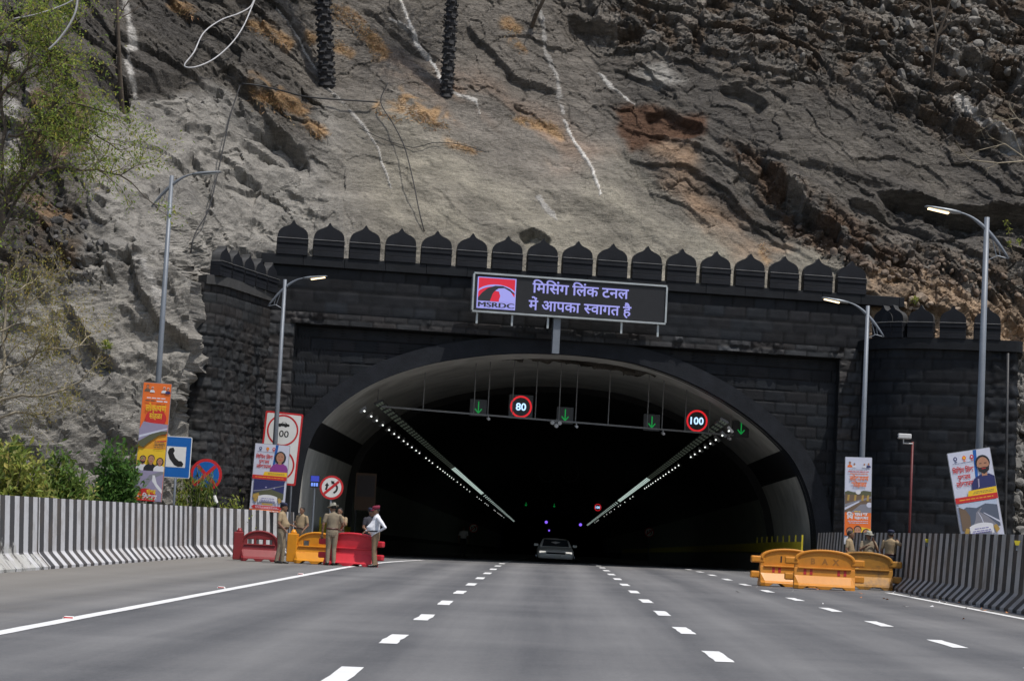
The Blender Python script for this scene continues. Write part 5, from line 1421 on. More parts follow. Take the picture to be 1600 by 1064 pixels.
def plastic_barrier(label, pos, rz, mat, W=1.75, H=1.02, style='lug', holes=(), slots=(), letters=None, lmat=None, grp=None):
    t = thing('plastic_barrier', label, 'plastic barrier', pos, rz, grp)
    hw = W / 2
    arch = [(hw * math.cos(a), H * .72 + H * .28 * math.sin(a) ** .8) for a in np.linspace(0, PI, 23)] if style != 'post' else [(hw * .86 * math.cos(a), H * .62 + H * .36 * math.sin(a)) for a in np.linspace(0, PI, 23)]
    a0 = arch[0][0]
    out = [(-a0, .10), (-a0 * .82, .10), (-a0 * .78, .17), (-a0 * .30, .17), (-a0 * .26, .10), (a0 * .26, .10), (a0 * .30, .17), (a0 * .78, .17), (a0 * .82, .10), (a0, .10)] + arch
    V, F = curve_solid([out] + [rloop(*h) for h in holes], .17, 0, .028)
    mb = MB(); mb.add(V, F)
    # raised rim, mid ledge
    rim_o = arch; rim_i = [(x * .90, .5 * H + (z - .5 * H) * .86) for x, z in arch]
    V, F = curve_solid([rim_o + rim_i[::-1]], .25, 0, .03); mb.add(V, F)
    body = mb.build('upper_panel', mat, t, False)
    mb = MB()                                        # flared foot: lofted sideways with wavy ends
    sec = []
    for i, x in enumerate(np.linspace(-a0, a0, 15)):
        fl = .34 if 0 < i < 14 else .26
        cutz = .07 if (3 <= i <= 5 or 9 <= i <= 11) else 0.0
        sec.append([(x, -fl, cutz), (x, -fl, .09), (x, -fl * .82, .14), (x, -.13, .34), (x, -.105, H * .52), (x, .105, H * .52), (x, .13, .34), (x, fl * .82, .14), (x, fl, .09), (x, fl, cutz)])
    mb.loft(sec); mb.build('flared_foot', mat, t, bevel=.012)
    mb = MB(); mb.box(-a0 * .88, a0 * .88, -.15, .15, H * .50, H * .545); mb.build('ledge', mat, t, bevel=.012)
    if style == 'post':
        mb = MB(); mb.box(-hw - .16, -hw * .80, -.15, .15, .02, H * .90); 
        mb.build('end_block', mat, t, bevel=.03)
        mb = MB(); mb.tube([(-hw - .0, 0, H * .88), (-hw - .0, 0, H * .95), (-hw - .0, 0, H * .97), (-hw, 0, H * 1.02)], [.09, .09, .06, .05], 14); mb.build('connector_knob', mat, t, True)
        mb = MB(); mb.box(hw * .80, hw + .10, -.14, .14, .02, H * .86); mb.build('end_block', mat, t, bevel=.03)
    else:
        for s_ in (-1, 1):
            for z0, z1 in ((H * .60, H * .78), (H * .20, H * .38)):
                mb = MB(); xa, xb = sorted((s_ * (a0 - .12), s_ * (a0 + .24))); mb.box(xa, xb, -.10, .10, z0, z1); mb.build('connector_lug', mat, t, bevel=.035)
    for s_ in slots:
        mb = MB()
        y_ = lambda z: -.105 - (.025) * max(0, (H * .52 - z) / (H * .52 - .34)) - (0.35 * max(0, .34 - z))
        x_, z0, z1 = s_
        mb.add([(x_ - .035, y_(z0) - .006, z0), (x_ + .035, y_(z0) - .006, z0), (x_ + .035, y_(z1) - .006, z1), (x_ - .035, y_(z1) - .006, z1)], [(0, 1, 2, 3)]); mb.build('reflective_tape', M_SLOT, t, fix=False)
    for (s, x_, z_, h_) in letters or ():
        mb = MB(); put_text(mb, s, x_, z_, h_, lambda a, b: (a, -.0885, b), 0, .035, None, 'c'); mb.build('stencil_letter', lmat or M_STEN, t, fix=False)
    return t
def on_ground(px, py, dy=0):
    p = gnd(px, py); return (p[0], p[1] + dy, rz_(p[0], p[1] + dy))
GRB = 'water-filled plastic barriers'
plastic_barrier('maroon plastic barrier with three holes, leftmost of the left row', on_ground(402, 877, .3), math.radians(6), M_PMAR, 1.22, .93, 'post',
                holes=[(-.36, -.18, .47, .64), (-.10, .10, .47, .64), (.18, .36, .47, .64)], slots=[(-.36, .20, .30), (-.26, .20, .30), (.26, .20, .30), (.36, .20, .30)], grp=GRB)
plastic_barrier('yellow plastic barrier between the maroon and the bright red one', on_ground(492, 881, .3), math.radians(-3), M_PYEL, 1.42, .95, 'post',
                holes=[(-.40, -.24, .50, .66)], slots=[(-.46, .20, .32), (-.36, .20, .32), (.40, .20, .32)], grp=GRB)
plastic_barrier('bright red plastic barrier at the inner end of the left row', on_ground(545, 884.5, .5), math.radians(-16), M_PRED, 1.5, .96, 'lug', slots=[], letters=None, grp=GRB)
plastic_barrier('orange plastic barrier stencilled I C, outermost on the road side', on_ground(1232, 917, .35), math.radians(4), M_PORA, 1.5, 1.0, 'lug', slots=[(-.40, .36, .5), (-.24, .36, .5)], letters=[('I', -.20, .64, .15), ('C', .20, .64, .15)], grp=GRB)
plastic_barrier('clean orange plastic barrier in the middle, lapping over its left neighbour', on_ground(1288, 921, .15), math.radians(-3), M_PORA, 1.55, 1.02, 'lug', slots=[(-.50, .36, .52), (-.34, .36, .52), (.36, .36, .52), (.52, .36, .52)],
                letters=[('B', -.30, .64, .14), ('A', 0, .64, .14), ('X', .28, .64, .14)], lmat=M_STENF, grp=GRB)
plastic_barrier('brown grimy plastic barrier in front of three officers', on_ground(1352, 921, .35), math.radians(-6), M_PBRN, 1.5, 1.0, 'lug', holes=[(-.52, -.36, .56, .72), (-.30, -.14, .56, .72)], grp=GRB)

# ================================================================== PEOPLE
M_SKIN = pmat('brown_skin', (0.20, 0.105, 0.065), 0.55, var=0.1, vs=12); M_KHAKI = pmat('khaki_cloth', (0.30, 0.225, 0.135), 0.85, var=0.16, vs=7, bump=0.4, bs=14, bd=0.02)
M_KHAKD = pmat('dull_khaki_cloth', (0.225, 0.185, 0.13), 0.85, var=0.16, vs=7, bump=0.4, bs=14, bd=0.02); M_WSHIRT = pmat('white_cloth', (0.70, 0.71, 0.76), 0.8, var=0.06, vs=7, bump=0.4, bs=12, bd=0.02)
M_TROU = pmat('brown_trousers', (0.24, 0.165, 0.10), 0.85, var=0.16, vs=7, bump=0.4, bs=12, bd=0.02); M_SHOE = pmat('black_shoe', (0.018, 0.016, 0.015), 0.35); M_HAIR = pmat('black_hair', (0.015, 0.013, 0.012), 0.6, bump=0.5, bs=40)
M_DARKC = pmat('dark_cloth', (0.035, 0.035, 0.045), 0.85, var=0.2, vs=6); M_NAVY = pmat('navy_cloth', (0.018, 0.022, 0.05), 0.8, var=0.1); M_MAROON = pmat('maroon_cloth', (0.20, 0.018, 0.045), 0.8, var=0.1)
M_CAMO = pmat('camouflage_cloth', (0.26, 0.25, 0.21), 0.85, var=0.75, vs=9); M_LEATH = pmat('brown_leather', (0.07, 0.025, 0.018), 0.4); M_LIP = pmat('lip', (0.13, 0.045, 0.04), 0.5); M_EYE = pmat('eye_dark', (0.012, 0.01, 0.01), 0.3); M_PHONE = pmat('phone_case', (0.5, 0.5, 0.52), 0.3)
def ell_ring(c, ax, rx, ry, fwd, n=16):
    c, ax = Vector(c), Vector(ax).normalized(); f = Vector(fwd); f = (f - ax * f.dot(ax)).normalized(); r = f.cross(ax)
    return [c + r * rx * math.cos(k * 2 * PI / n) + f * ry * math.sin(k * 2 * PI / n) for k in range(n)]
def person(label, pos, rz, arms, shirt, trousers, hat=None, k=1.0, belly=0.0, stance=0.11, head=(0, 0), step=0.0, grp=None, beltm=None, phone=None):
    """pos: ground point; rz: turn about the vertical (0 = facing the camera, local -Y is forward);
    arms: (elbow, wrist) for the right (x<0) and left (x>0) arm in local metres; head: turn and nod in radians"""
    t = thing('person', label, 'person', pos, rz, grp)
    t.scale = (k, k, k)
    prim = []                                       # (kind, p, q, r) used to give each face its cloth
    mb = MB()
    fwd = Vector((0, -1, 0))
    def capsule(p, q, r0, r1, mat_, n=14):
        p, q = Vector(p), Vector(q); d = (q - p).normalized(); rings = []; f = d.orthogonal()
        for a in (-75, -45, -15): rings.append(ell_ring(p + d * r0 * math.sin(math.radians(a)), d, r0 * math.cos(math.radians(a)), r0 * math.cos(math.radians(a)), f, n))
        for a in (0.33, 0.66): rings.append(ell_ring(p.lerp(q, a), d, r0 + (r1 - r0) * a, r0 + (r1 - r0) * a, f, n))
        for a in (15, 45, 75): rings.append(ell_ring(q + d * r1 * math.sin(math.radians(a)), d, r1 * math.cos(math.radians(a)), r1 * math.cos(math.radians(a)), f, n))
        mb.loft(rings); prim.append((p, q, r0, r1, mat_))
    # trunk
    T_ = [(.80, .12, .10, 0, 1), (.86, .165, .118, 0, 1), (.94, .178, .128, -.005, 1), (1.0, .172, .126 + belly * .35, -.012 - belly * .3, 1), (1.05, .168, .122 + belly * .8, -.015 - belly * .7, 0), (1.13, .168, .120 + belly * .9, -.015 - belly * .8, 0), (1.22, .178, .122 + belly * .4, -.008 - belly * .35, 0), (1.32, .192, .120, 0, 0), (1.40, .188, .105, .008, 0), (1.45, .130, .085, .012, 0), (1.475, .072, .070, .008, 0)]
    mb.loft([ell_ring((0, yo, z), (0, 0, 1), rx, ry, fwd, 22) for z, rx, ry, yo, _ in T_])
    for (z, rx, ry, yo, m_) in T_: prim.append((Vector((-rx * .45, yo, z)), Vector((rx * .45, yo, z)), ry, ry, 2 if m_ else 1))
    # neck and head
    hc = Vector((0, -.022, 1.612)); R_ = Matrix.Rotation(head[0], 3, 'Z') @ Matrix.Rotation(head[1], 3, 'X')
    hp = lambda x, y, z: Vector((0, .0, 1.53)) + R_ @ (Vector((x, y, z)) - Vector((0, 0, 1.53)))
    capsule((0, .012, 1.44), hp(0, .0, 1.55), .056, .054, 0)
    rings = []
    for z, rx, ry, yo in ((1.495, .022, .022, -.052), (1.505, .040, .046, -.048), (1.525, .054, .068, -.038), (1.555, .064, .086, -.026), (1.59, .071, .094, -.018), (1.625, .075, .097, -.014), (1.66, .074, .096, -.010), (1.69, .063, .082, -.006), (1.712, .040, .052, -.004), (1.720, .014, .018, -.002)):
        rings.append([hp(p.x, p.y, p.z) for p in ell_ring((0, yo, z), (0, 0, 1), rx, ry, fwd, 20)])
    mb.loft(rings); prim.append((hp(0, -.02, 1.53), hp(0, -.012, 1.67), .08, .085, 0))
    capsule(hp(0, -.108, 1.612), hp(0, -.122, 1.578), .010, .016, 0, 10)          # nose
    capsule(hp(0, -.098, 1.508), hp(0, -.096, 1.506), .022, .022, 0, 10)          # chin
    for s_ in (-1, 1):
        capsule(hp(s_ * .076, -.004, 1.605), hp(s_ * .078, .002, 1.575), .015, .011, 0, 8)   # ears
        capsule(hp(s_ * .028, -.098, 1.628), hp(s_ * .044, -.090, 1.628), .011, .010, 0, 8)  # brow
    # legs
    for s_ in (-1, 1):
        st = step * s_
        hip, kn, an = Vector((s_ * .088, 0, .88)), Vector((s_ * (stance * .95), -.022 - st * .5, .485)), Vector((s_ * stance * 1.05, .02 - st, .10))
        capsule(hip, kn, .096, .070, 2); capsule(kn, an + Vector((0, 0, -.02)), .068, .056, 2)
        capsule(an + Vector((0, .03, -.045)), an + Vector((s_ * .02, -.06, -.052)), .047, .044, 3); capsule(an + Vector((s_ * .02, -.06, -.056)), an + Vector((s_ * .045, -.165, -.066)), .043, .033, 3)
    # arms with hands of five fingers
    hands = []
    for s_, (el, wr) in zip((-1, 1), arms):
        sh = Vector((s_ * .195, .008, 1.385)); el, wr = Vector(el), Vector(wr)
        capsule(sh, sh.lerp(el, .62), .064, .057, 1); capsule(sh.lerp(el, .60), el, .048, .042, 0 if shirt[1] else 1)
        capsule(el, wr, .042, .028, 0 if shirt[1] else 1)
        d = (wr - el).normalized(); sd = d.cross(Vector((0, 0, 1)) if abs(d.z) < .8 else Vector((0, 1, 0))).normalized(); nr = d.cross(sd)
        pl = wr + d * .085
        for o_ in (-.020, 0, .020): capsule(wr + d * .01 + sd * o_ * .5, pl + sd * o_, .018, .016, 0, 8)
        for i, (o_, ln) in enumerate(((-.030, .062), (-.010, .074), (.011, .070), (.030, .054))):
            a = pl + sd * o_; b = a + (d + sd * o_ * 3 + nr * .25).normalized() * ln * .55; c = b + (d + nr * .8).normalized() * ln * .5
            capsule(a, b, .0100, .0092, 0, 8); capsule(b, c, .0092, .0085, 0, 8)
        a = wr + d * .03 + sd * .026; b = a + (d * .7 + sd * .8 + nr * .2).normalized() * .042; capsule(a, b, .0125, .011, 0, 8); capsule(b, b + (d + nr * .3).normalized() * .03, .011, .0095, 0, 8)
        hands.append((pl, d, nr))
    # one skin over everything
    me = bpy.data.meshes.new('tmp'); me.from_pydata(mb.v, [], mb.f)
    bm = bmesh.new(); bm.from_mesh(me); bmesh.ops.recalc_face_normals(bm, faces=bm.faces); bm.to_mesh(me); bm.free()
    o = bpy.data.objects.new('tmp', me); COL.objects.link(o)
    md = o.modifiers.new('r', 'REMESH'); md.mode = 'VOXEL'; md.voxel_size = .0095
    ms = o.modifiers.new('s', 'SMOOTH'); ms.iterations = 2; ms.factor = .5
    out = bpy.data.meshes.new_from_object(o.evaluated_get(bpy.context.evaluated_depsgraph_get()))
    bpy.data.objects.remove(o); bpy.data.meshes.remove(me)
    n = len(out.polygons); C_ = np.zeros(n * 3); out.polygons.foreach_get('center', C_); C_ = C_.reshape(-1, 3)
    best = np.full(n, 1e9); mi = np.zeros(n, int)
    for p, q, r0, r1, m_ in prim:
        p, q = np.array(p), np.array(q); d = q - p; L2 = max(1e-9, d @ d); tt = np.clip(((C_ - p) @ d) / L2, 0, 1)
        ds = np.linalg.norm(C_ - p - tt[:, None] * d, axis=1) - (r0 + (r1 - r0) * tt)
        w_ = ds < best; best = np.where(w_, ds, best); mi = np.where(w_, m_, mi)
    # eyes and mouth as small marks on the face
    for (x, y, z), r_, m_ in (((-.030, -.108, 1.613), .0105, 5), ((.030, -.108, 1.613), .0105, 5), ((-.012, -.12, 1.545), .011, 4), ((.012, -.12, 1.545), .011, 4), ((0, -.12, 1.545), .011, 4)):
        c = np.array(hp(x, y, z)); mi = np.where(((np.abs(C_ - c) * np.array([1, .5, 1.3])).max(1) < r_) & (mi == 0), m_, mi)
    for m_ in (M_SKIN, shirt[0], trousers, M_SHOE, M_LIP, M_EYE): out.materials.append(m_)
    out.polygons.foreach_set('material_index', mi.astype(np.int32)); out.polygons.foreach_set('use_smooth', [True] * n)
    out.name = 'body'
    link('body', out, t)
    # hair, headgear, belt
    def cap_rings(lst, m_): m_.loft([[hp(p.x, p.y, p.z) for p in ell_ring((0, yo, z), (0, 0, 1), rx, ry, fwd, 20)] for z, rx, ry, yo in lst])
    mh = MB(); cap_rings([(1.575, .070, .060, .038), (1.60, .078, .080, .020), (1.64, .081, .094, .006), (1.68, .079, .092, .001), (1.712, .055, .065, 0), (1.730, .02, .024, 0)], mh); mh.build('hair', M_HAIR, t, True)
    if hat:
        kind, hm = hat
        mh = MB()
        if kind == 'beret':
            cap_rings([(1.655, .086, .106, -.005), (1.672, .088, .108, -.005), (1.70, .104, .118, 0), (1.725, .098, .108, .006), (1.745, .06, .07, .008), (1.75, .02, .02, .008)], mh)
        elif kind == 'peak':
            cap_rings([(1.65, .086, .106, -.005), (1.69, .090, .110, -.003), (1.735, .095, .115, .006), (1.75, .07, .085, .008), (1.755, .02, .02, .008)], mh)
            mh.add([hp(.08 * math.cos(a), -.06 - r_ * math.sin(a), z) for r_, z in ((.05, 1.655), (.125, 1.635)) for a in np.linspace(.05, PI - .05, 11)] + [hp(.08 * math.cos(a), -.06 - r_ * math.sin(a), z - .008) for r_, z in ((.05, 1.655), (.125, 1.635)) for a in np.linspace(.05, PI - .05, 11)], [(i, i + 1, 12 + i, 11 + i) for i in range(10)] + [(22 + i, 33 + i, 34 + i, 23 + i) for i in range(10)] + [(11 + i, 12 + i, 34 + i, 33 + i) for i in range(10)])
        else:                                         # bush hat with a brim
            cap_rings([(1.645, .150, .175, -.004), (1.655, .155, .180, -.004), (1.662, .092, .112, -.004), (1.70, .088, .108, -.002), (1.745, .080, .095, 0), (1.757, .05, .06, 0), (1.758, .01, .01, 0)], mh)
        mh.build('hat' if kind == 'bush' else 'cap', hm, t, True)
    if beltm:
        mb2 = MB(); z = 1.025
        mb2.loft([ell_ring((0, -.013 - belly * .45, z + dz), (0, 0, 1), rx_, ry_, fwd, 26) for dz, rx_, ry_ in ((-.022, .17, .12 + belly * .5), (-.022, .181, .133 + belly * .56), (.022, .179, .132 + belly * .58), (.022, .168, .12 + belly * .5))])
        mb2.build('belt', beltm, t, True)
    if phone is not None:
        pl, d, nr = hands[phone]; c = pl + d * .03 + nr * .02
        q = t.matrix_basis.copy()
        mp = MB(); mp.bar(c - d * .07, c + d * .07, .07, .012)
        loc = Vector(pos) + Matrix.Rotation(rz, 3, 'Z') @ (c * k)
        ph = MB(); ph.bar(-(d * .07), d * .07, .07, .012)
        o = ph.build('phone', M_PHONE, None, bevel=.004, loc=tuple(loc)); o.rotation_euler = (0, 0, rz)
        tag(o, 'pale phone held by the officer in the bush hat', 'phone')
    return t
down_r, down_l = ((-.265, .03, 1.12), (-.275, -.05, .88)), ((.265, .03, 1.12), (.275, -.05, .88))
K = (M_KHAKI, True); KD = (M_KHAKD, True)
GP = 'police officers standing at the tunnel'
person('khaki officer with navy cap and round belly, standing before the maroon barrier', on_ground(437, 880), math.radians(82), [((-.275, .02, 1.13), (-.24, -.17, .95)), ((.28, -.02, 1.13), (.16, -.26, 1.10))], K, M_KHAKD, ('beret', M_NAVY), 1.0, .055, .10, (.05, .12), .05, GP, M_LEATH)
person('khaki officer behind the yellow barrier with a hand at the chest', on_ground(468, 873.5), math.radians(-38), [((-.26, .0, 1.12), (-.12, -.20, 1.20)), ((.27, .02, 1.12), (.24, -.14, .96))], K, M_KHAKD, None, .97, .02, .10, (.2, .1), 0, GP, M_LEATH)
person('khaki officer seen from behind wearing a bush hat and holding a phone', on_ground(516, 883), math.radians(196), [((-.30, -.04, 1.14), (-.30, -.24, 1.06)), ((.27, .03, 1.12), (.275, -.02, .87))], KD, M_KHAKD, ('bush', M_CAMO), 1.02, .03, .085, (.5, .25), .02, GP, M_LEATH, 0)
person('officer mostly hidden behind the bush-hatted one, hand raised to the face', on_ground(527, 878.5), math.radians(-15), [((-.27, -.02, 1.14), (-.22, -.2, 1.05)), ((.25, -.12, 1.20), (.09, -.20, 1.45))], K, M_KHAKD, None, .97, 0, .1, (0, .1), 0, GP, M_LEATH)
person('officer in white shirt and maroon cap with a hand on the hip', on_ground(584, 886), math.radians(-72), [((-.26, -.06, 1.14), (-.20, -.24, 1.02)), ((.40, .17, 1.14), (.23, .03, 1.02))], (M_WSHIRT, False), M_TROU, ('peak', M_MAROON), 1.0, .085, .10, (-.1, .18), .05, GP, M_DARKC)
person('dark clothed person partly hidden behind the white-shirted officer', on_ground(575, 880), math.radians(40), [((-.27, -.02, 1.12), (-.2, -.2, 1.0)), down_l], (M_DARKC, True), M_DARKC, ('peak', M_NAVY), .98, .02, .1, (.3, .1), 0, GP)
def right_pos(px, Y):
    p = at(px, 860, Y); return (p[0], Y, rz_(p[0], Y))
person('khaki officer facing right, first of the three behind the brown barrier', right_pos(1327, 60.6), math.radians(70), [((-.26, .04, 1.12), (-.24, -.12, .93)), ((.265, -.02, 1.12), (.22, -.2, .98))], K, M_KHAKD, None, .90, .02, .1, (.1, .1), 0, GP, M_LEATH)
person('officer in a camouflage hat with hands near the face, middle of three', right_pos(1356.5, 60.3), math.radians(8), [((-.27, -.06, 1.16), (-.12, -.25, 1.28)), ((.27, -.10, 1.16), (.10, -.22, 1.44))], KD, M_DARKC, ('bush', M_CAMO), .89, .02, .1, (.1, .15), 0, GP, M_LEATH)
person('khaki officer turned away with an elbow raised, last of the three', right_pos(1391, 59.4), math.radians(150), [((-.40, .06, 1.30), (-.20, -.10, 1.42)), ((.27, .02, 1.12), (.26, -.1, .92))], K, M_DARKC, ('beret', M_NAVY), .92, .02, .1, (.2, .1), 0, GP, M_LEATH)
p = at(723, 860, 118)
person('distant person in a pale shirt inside the tunnel', (p[0], 118, rz_(p[0], 118)), math.radians(20), [down_r, down_l], (M_WSHIRT, True), M_DARKC, None, .97, 0, .1)

# ================================================================== CAR INSIDE THE TUNNEL
M_CARW = pmat('white_car_paint', (0.80, 0.80, 0.78), 0.3, var=0.06, vs=2, spec=0.5); M_GLASS = pmat('car_glass', (0.05, 0.06, 0.07), 0.12, var=0.0, spec=0.6); M_TYRE = pmat('tyre', (0.02, 0.02, 0.02), 0.9); M_HEADL = emat('headlight', (1.0, 0.97, 0.88), 0.7); M_PLATE = pmat('number_plate', (0.6, 0.6, 0.58), 0.5); M_CHR = pmat('chrome', (0.6, 0.6, 0.6), 0.2, 0.8)
Yc = 95.0
p = at(869, 850, Yc)
t = thing('car', 'low white car driving out of the dark tunnel', 'car', (p[0], Yc, rz_(p[0], Yc)), math.radians(1))
t.scale = (.90, .86, .69)
def half_prof(w_, z0, z1, zs, tw):
    return [(-w_, z0), (-w_ * 1.0, zs), (-tw, z1), (tw, z1), (w_, zs), (w_, z0)]
mb = MB(); R_ = []
for y, w_, z0, zs, z1, tw in ((-.02, .74, .32, .55, .62, .66), (.10, .86, .22, .62, .74, .76), (.9, .90, .20, .70, .90, .78), (1.25, .90, .20, .72, .95, .78), (3.6, .90, .20, .74, .98, .80), (4.1, .88, .24, .72, .96, .74), (4.25, .76, .34, .60, .80, .62)):
    R_.append([(-w_ * .94, y, z0), (-w_, y, (z0 + zs) / 2), (-w_ * .99, y, zs), (-tw, y, z1), (0, y, z1 + .03), (tw, y, z1), (w_ * .99, y, zs), (w_, y, (z0 + zs) / 2), (w_ * .94, y, z0)])
mb.loft(R_); mb.build('car_body', M_CARW, t, True)
mb = MB(); R_ = []
for y, w_, z1 in ((1.15, .76, .96), (1.55, .70, 1.24), (1.95, .62, 1.46), (3.2, .62, 1.47), (3.8, .68, 1.2), (4.05, .72, .98)):
    R_.append([(-.80, y, .93), (-w_, y, z1 - .04), (-w_ * .86, y, z1), (0, y, z1 + .02), (w_ * .86, y, z1), (w_, y, z1 - .04), (.80, y, .93)])
mb.loft(R_); mb.build('cabin', M_CARW, t, True)
mb = MB(); q_ = [(-.66, 1.14, .985), (.66, 1.14, .985), (.57, 1.80, 1.415), (-.57, 1.80, 1.415)]; mb.add(q_ + [(a, b + .02, c - .012) for a, b, c in q_], [(0, 1, 2, 3), (4, 7, 6, 5), (0, 1, 5, 4), (1, 2, 6, 5), (2, 3, 7, 6), (3, 0, 4, 7)]); mb.build('windscreen', M_GLASS, t)
for s_ in (-1, 1):
    mb = MB(); mb.box(s_ * .95 - .11, s_ * .95 + .11, 1.35, 1.45, .96, 1.12); mb.build('wing_mirror', M_CARW, t, bevel=.04)
    mb = MB(); mb.box(s_ * .63 - .16, s_ * .63 + .16, -.02, .12, .56, .68); mb.build('headlight', M_HEADL, t, bevel=.03)
    for y in (.85, 3.4):
        mb = MB(); mb.tube([(s_ * .70, y, .32), (s_ * .91, y, .32)], .32, 24); wh = mb.build('wheel', M_TYRE, t)
        mb = MB(); mb.tube([(s_ * .905, y, .32), (s_ * .925, y, .32)], .2, 20); mb.build('rim', M_CHR, wh)
mb = MB(); mb.box(-.26, .26, -.06, -.03, .36, .47); mb.build('number_plate', M_PLATE, t)
mb = MB(); mb.box(-.45, .45, -.035, .02, .52, .62); mb.build('grille', M_TYRE, t)

# ================================================================== VEGETATION
M_LEAF = pmat('leaf', rough=0.6, var=0.25, vs=5, attr=True, spec=0.25)
_N, _L, _P = nodes(M_LEAF)
_t = _N.new('ShaderNodeBsdfTranslucent'); _m = _N.new('ShaderNodeMixShader'); _m.inputs[0].default_value = 0.5
_L.new(_P.inputs['Base Color'].links[0].from_socket, _t.inputs[0]); _L.new(_P.outputs[0], _m.inputs[1]); _L.new(_t.outputs[0], _m.inputs[2]); _L.new(_m.outputs[0], _N['Material Output'].inputs[0])
M_BARK = pmat('bark', (0.10, 0.08, 0.062), 0.9, var=0.35, vs=5, bump=0.6, bs=14, bd=0.02)
M_BRANCHP = pmat('pale_branch', (0.30, 0.26, 0.19), 0.9, var=0.3, vs=6); M_DRYG = pmat('dry_grass', rough=0.9, var=0.3, vs=3, attr=True); M_PALMT = pmat('charred_trunk', (0.028, 0.028, 0.03), 0.85, var=0.5, vs=5, bump=0.8, bs=10, bd=0.05)
def add_leaf(mb, p, d, L, wd, col, rg):
    """a bent leaf of two quads"""
    d = Vector(d).normalized(); s_ = d.cross(Vector((rg.gauss(0, .5), rg.gauss(0, .5), 1)))
    if s_.length < 1e-3: return
    s_.normalize(); n_ = s_.cross(d)
    p = Vector(p); m_ = p + d * L * .5 + n_ * L * .06; e = p + d * L - n_ * L * .10
    k = rg.uniform(.65, 1.35); c = (col[0] * k * rg.uniform(.9, 1.15), col[1] * k, col[2] * k * rg.uniform(.8, 1.1))
    mb.add([p, m_ + s_ * wd, e, m_ - s_ * wd], [(0, 1, 2), (0, 2, 3)], 0, c)
def rdir(rg, up=0.0):
    while True:
        v = Vector((rg.uniform(-1, 1), rg.uniform(-1, 1), rg.uniform(-1, 1)))
        if .1 < v.length < 1: break
    v.z += up
    return v.normalized()
def grow(mb, p, d, L, r, depth, rg, tips, spread=.6, up=.12, kids=(2, 4), bend=.16):
    n = 5; P = [Vector(p)]; d = Vector(d).normalized()
    for i in range(n):
        d = (d + Vector((rg.gauss(0, bend), rg.gauss(0, bend), rg.gauss(0, bend) + up * .3))).normalized(); P.append(P[-1] + d * L / n)
    mb.tube(P, [r * (1 - .55 * i / n) for i in range(n + 1)], 6 if depth > 1 else 4, caps=False)
    if depth <= 1: tips.append((P, d))
    if depth > 0:
        for i in range(rg.randint(*kids)):
            a = P[rg.randint(2, n)]; dd = (d + rdir(rg, up) * spread * rg.uniform(.7, 1.4)).normalized()
            grow(mb, a, dd, L * rg.uniform(.5, .75), r * .5, depth - 1, rg, tips, spread, up, kids, bend)
def tree(label, base, limbs, leafc, seed, nleaf, lsz, spr, bark=None, depth=2, name='tree', L=1.6, fine=False, cat='tree', grp=None, r0=.10):
    """limbs: polylines (local to base) with start radii; twigs and leaves grow from them"""
    rg = random.Random(seed)
    t = thing(name, label, cat, tuple(base), 0, grp)
    mb = MB(); tips = []
    for P, r in limbs:
        P = [Vector(p) for p in P]; Q = []
        for a, b in zip(P[:-1], P[1:]):
            for j in range(3): Q.append(a.lerp(b, j / 3) + Vector((rg.gauss(0, .03), rg.gauss(0, .03), rg.gauss(0, .03))))
        Q.append(P[-1])
        mb.tube(Q, [r * (1 - .7 * i / len(Q)) for i in range(len(Q))], 8, caps=False)
        for i in range(max(2, len(Q) // 4), len(Q)):
            d = (Q[i] - Q[i - 1]).normalized()
            for _ in range(rg.randint(1, 2)):
                grow(mb, Q[i], (d + rdir(rg, .2) * .95).normalized(), L * rg.uniform(.6, 1.2), r * .28, depth, rg, tips)
    mb.build('trunk', bark or M_BARK, t, True)
    mb = MB()
    for i in range(nleaf):
        P, d = rg.choice(tips); a = rg.random(); k = min(len(P) - 2, int(a * (len(P) - 1))); q = P[k].lerp(P[k + 1], rg.random())
        q = q + Vector((rg.gauss(0, spr), rg.gauss(0, spr), rg.gauss(0, spr)))
        c = rg.choice(leafc)
        add_leaf(mb, q, (d * .5 + rdir(rg, -.1)), lsz * rg.uniform(.6, 1.4), lsz * rg.uniform(.14, .26), c, rg)
    mb.build('crown', M_LEAF, t, fix=False)
    return t
def lim(base, pts, Y, rg, amp=.5):
    o = []
    for i, (px, py) in enumerate(pts):
        p = at(px, py, Y + (rg.uniform(-amp, amp) if i else 0)); o.append(Vector(p) - Vector(base))
    return o
YG = [(0.28, 0.34, 0.07), (0.24, 0.33, 0.075), (0.35, 0.35, 0.09), (0.19, 0.28, 0.06)]
rg = random.Random(5)
B = Vector(at(-22, 640, 60)); B.z = -.1
tr = lim(B, [(-22, 640), (-12, 420), (5, 330), (30, 265), (70, 215), (95, 170)], 60, rg, .3); tr.insert(0, Vector((0, 0, 0)))
LB = [(tr, .12)] + [(lim(B, p, 60, rg, 1.0), r) for p, r in (
    ([(-10, 400), (25, 310), (55, 270), (90, 262), (150, 265), (205, 285)], .06), ([(10, 320), (45, 240), (75, 180), (110, 160), (165, 175)], .055), ([(0, 300), (5, 200), (0, 120), (20, 60)], .06),
    ([(70, 215), (85, 140), (75, 80), (60, 30)], .05), ([(-15, 300), (-40, 200), (-20, 80), (10, 10)], .055), ([(0, 150), (40, 110), (90, 95), (130, 110)], .05), ([(15, 215), (50, 205), (95, 215), (140, 225)], .05), ([(60, 120), (85, 70), (110, 50), (125, 30)], .045), ([(-5, 60), (30, 30), (70, 5), (100, -20)], .05), ([(45, 195), (90, 190), (140, 205), (185, 235)], .045))]
tree('sparse yellow-green tree leaning over the rock at the upper left', B, LB, YG, 11, 13000, .115, .17, L=.9, r0=.16)
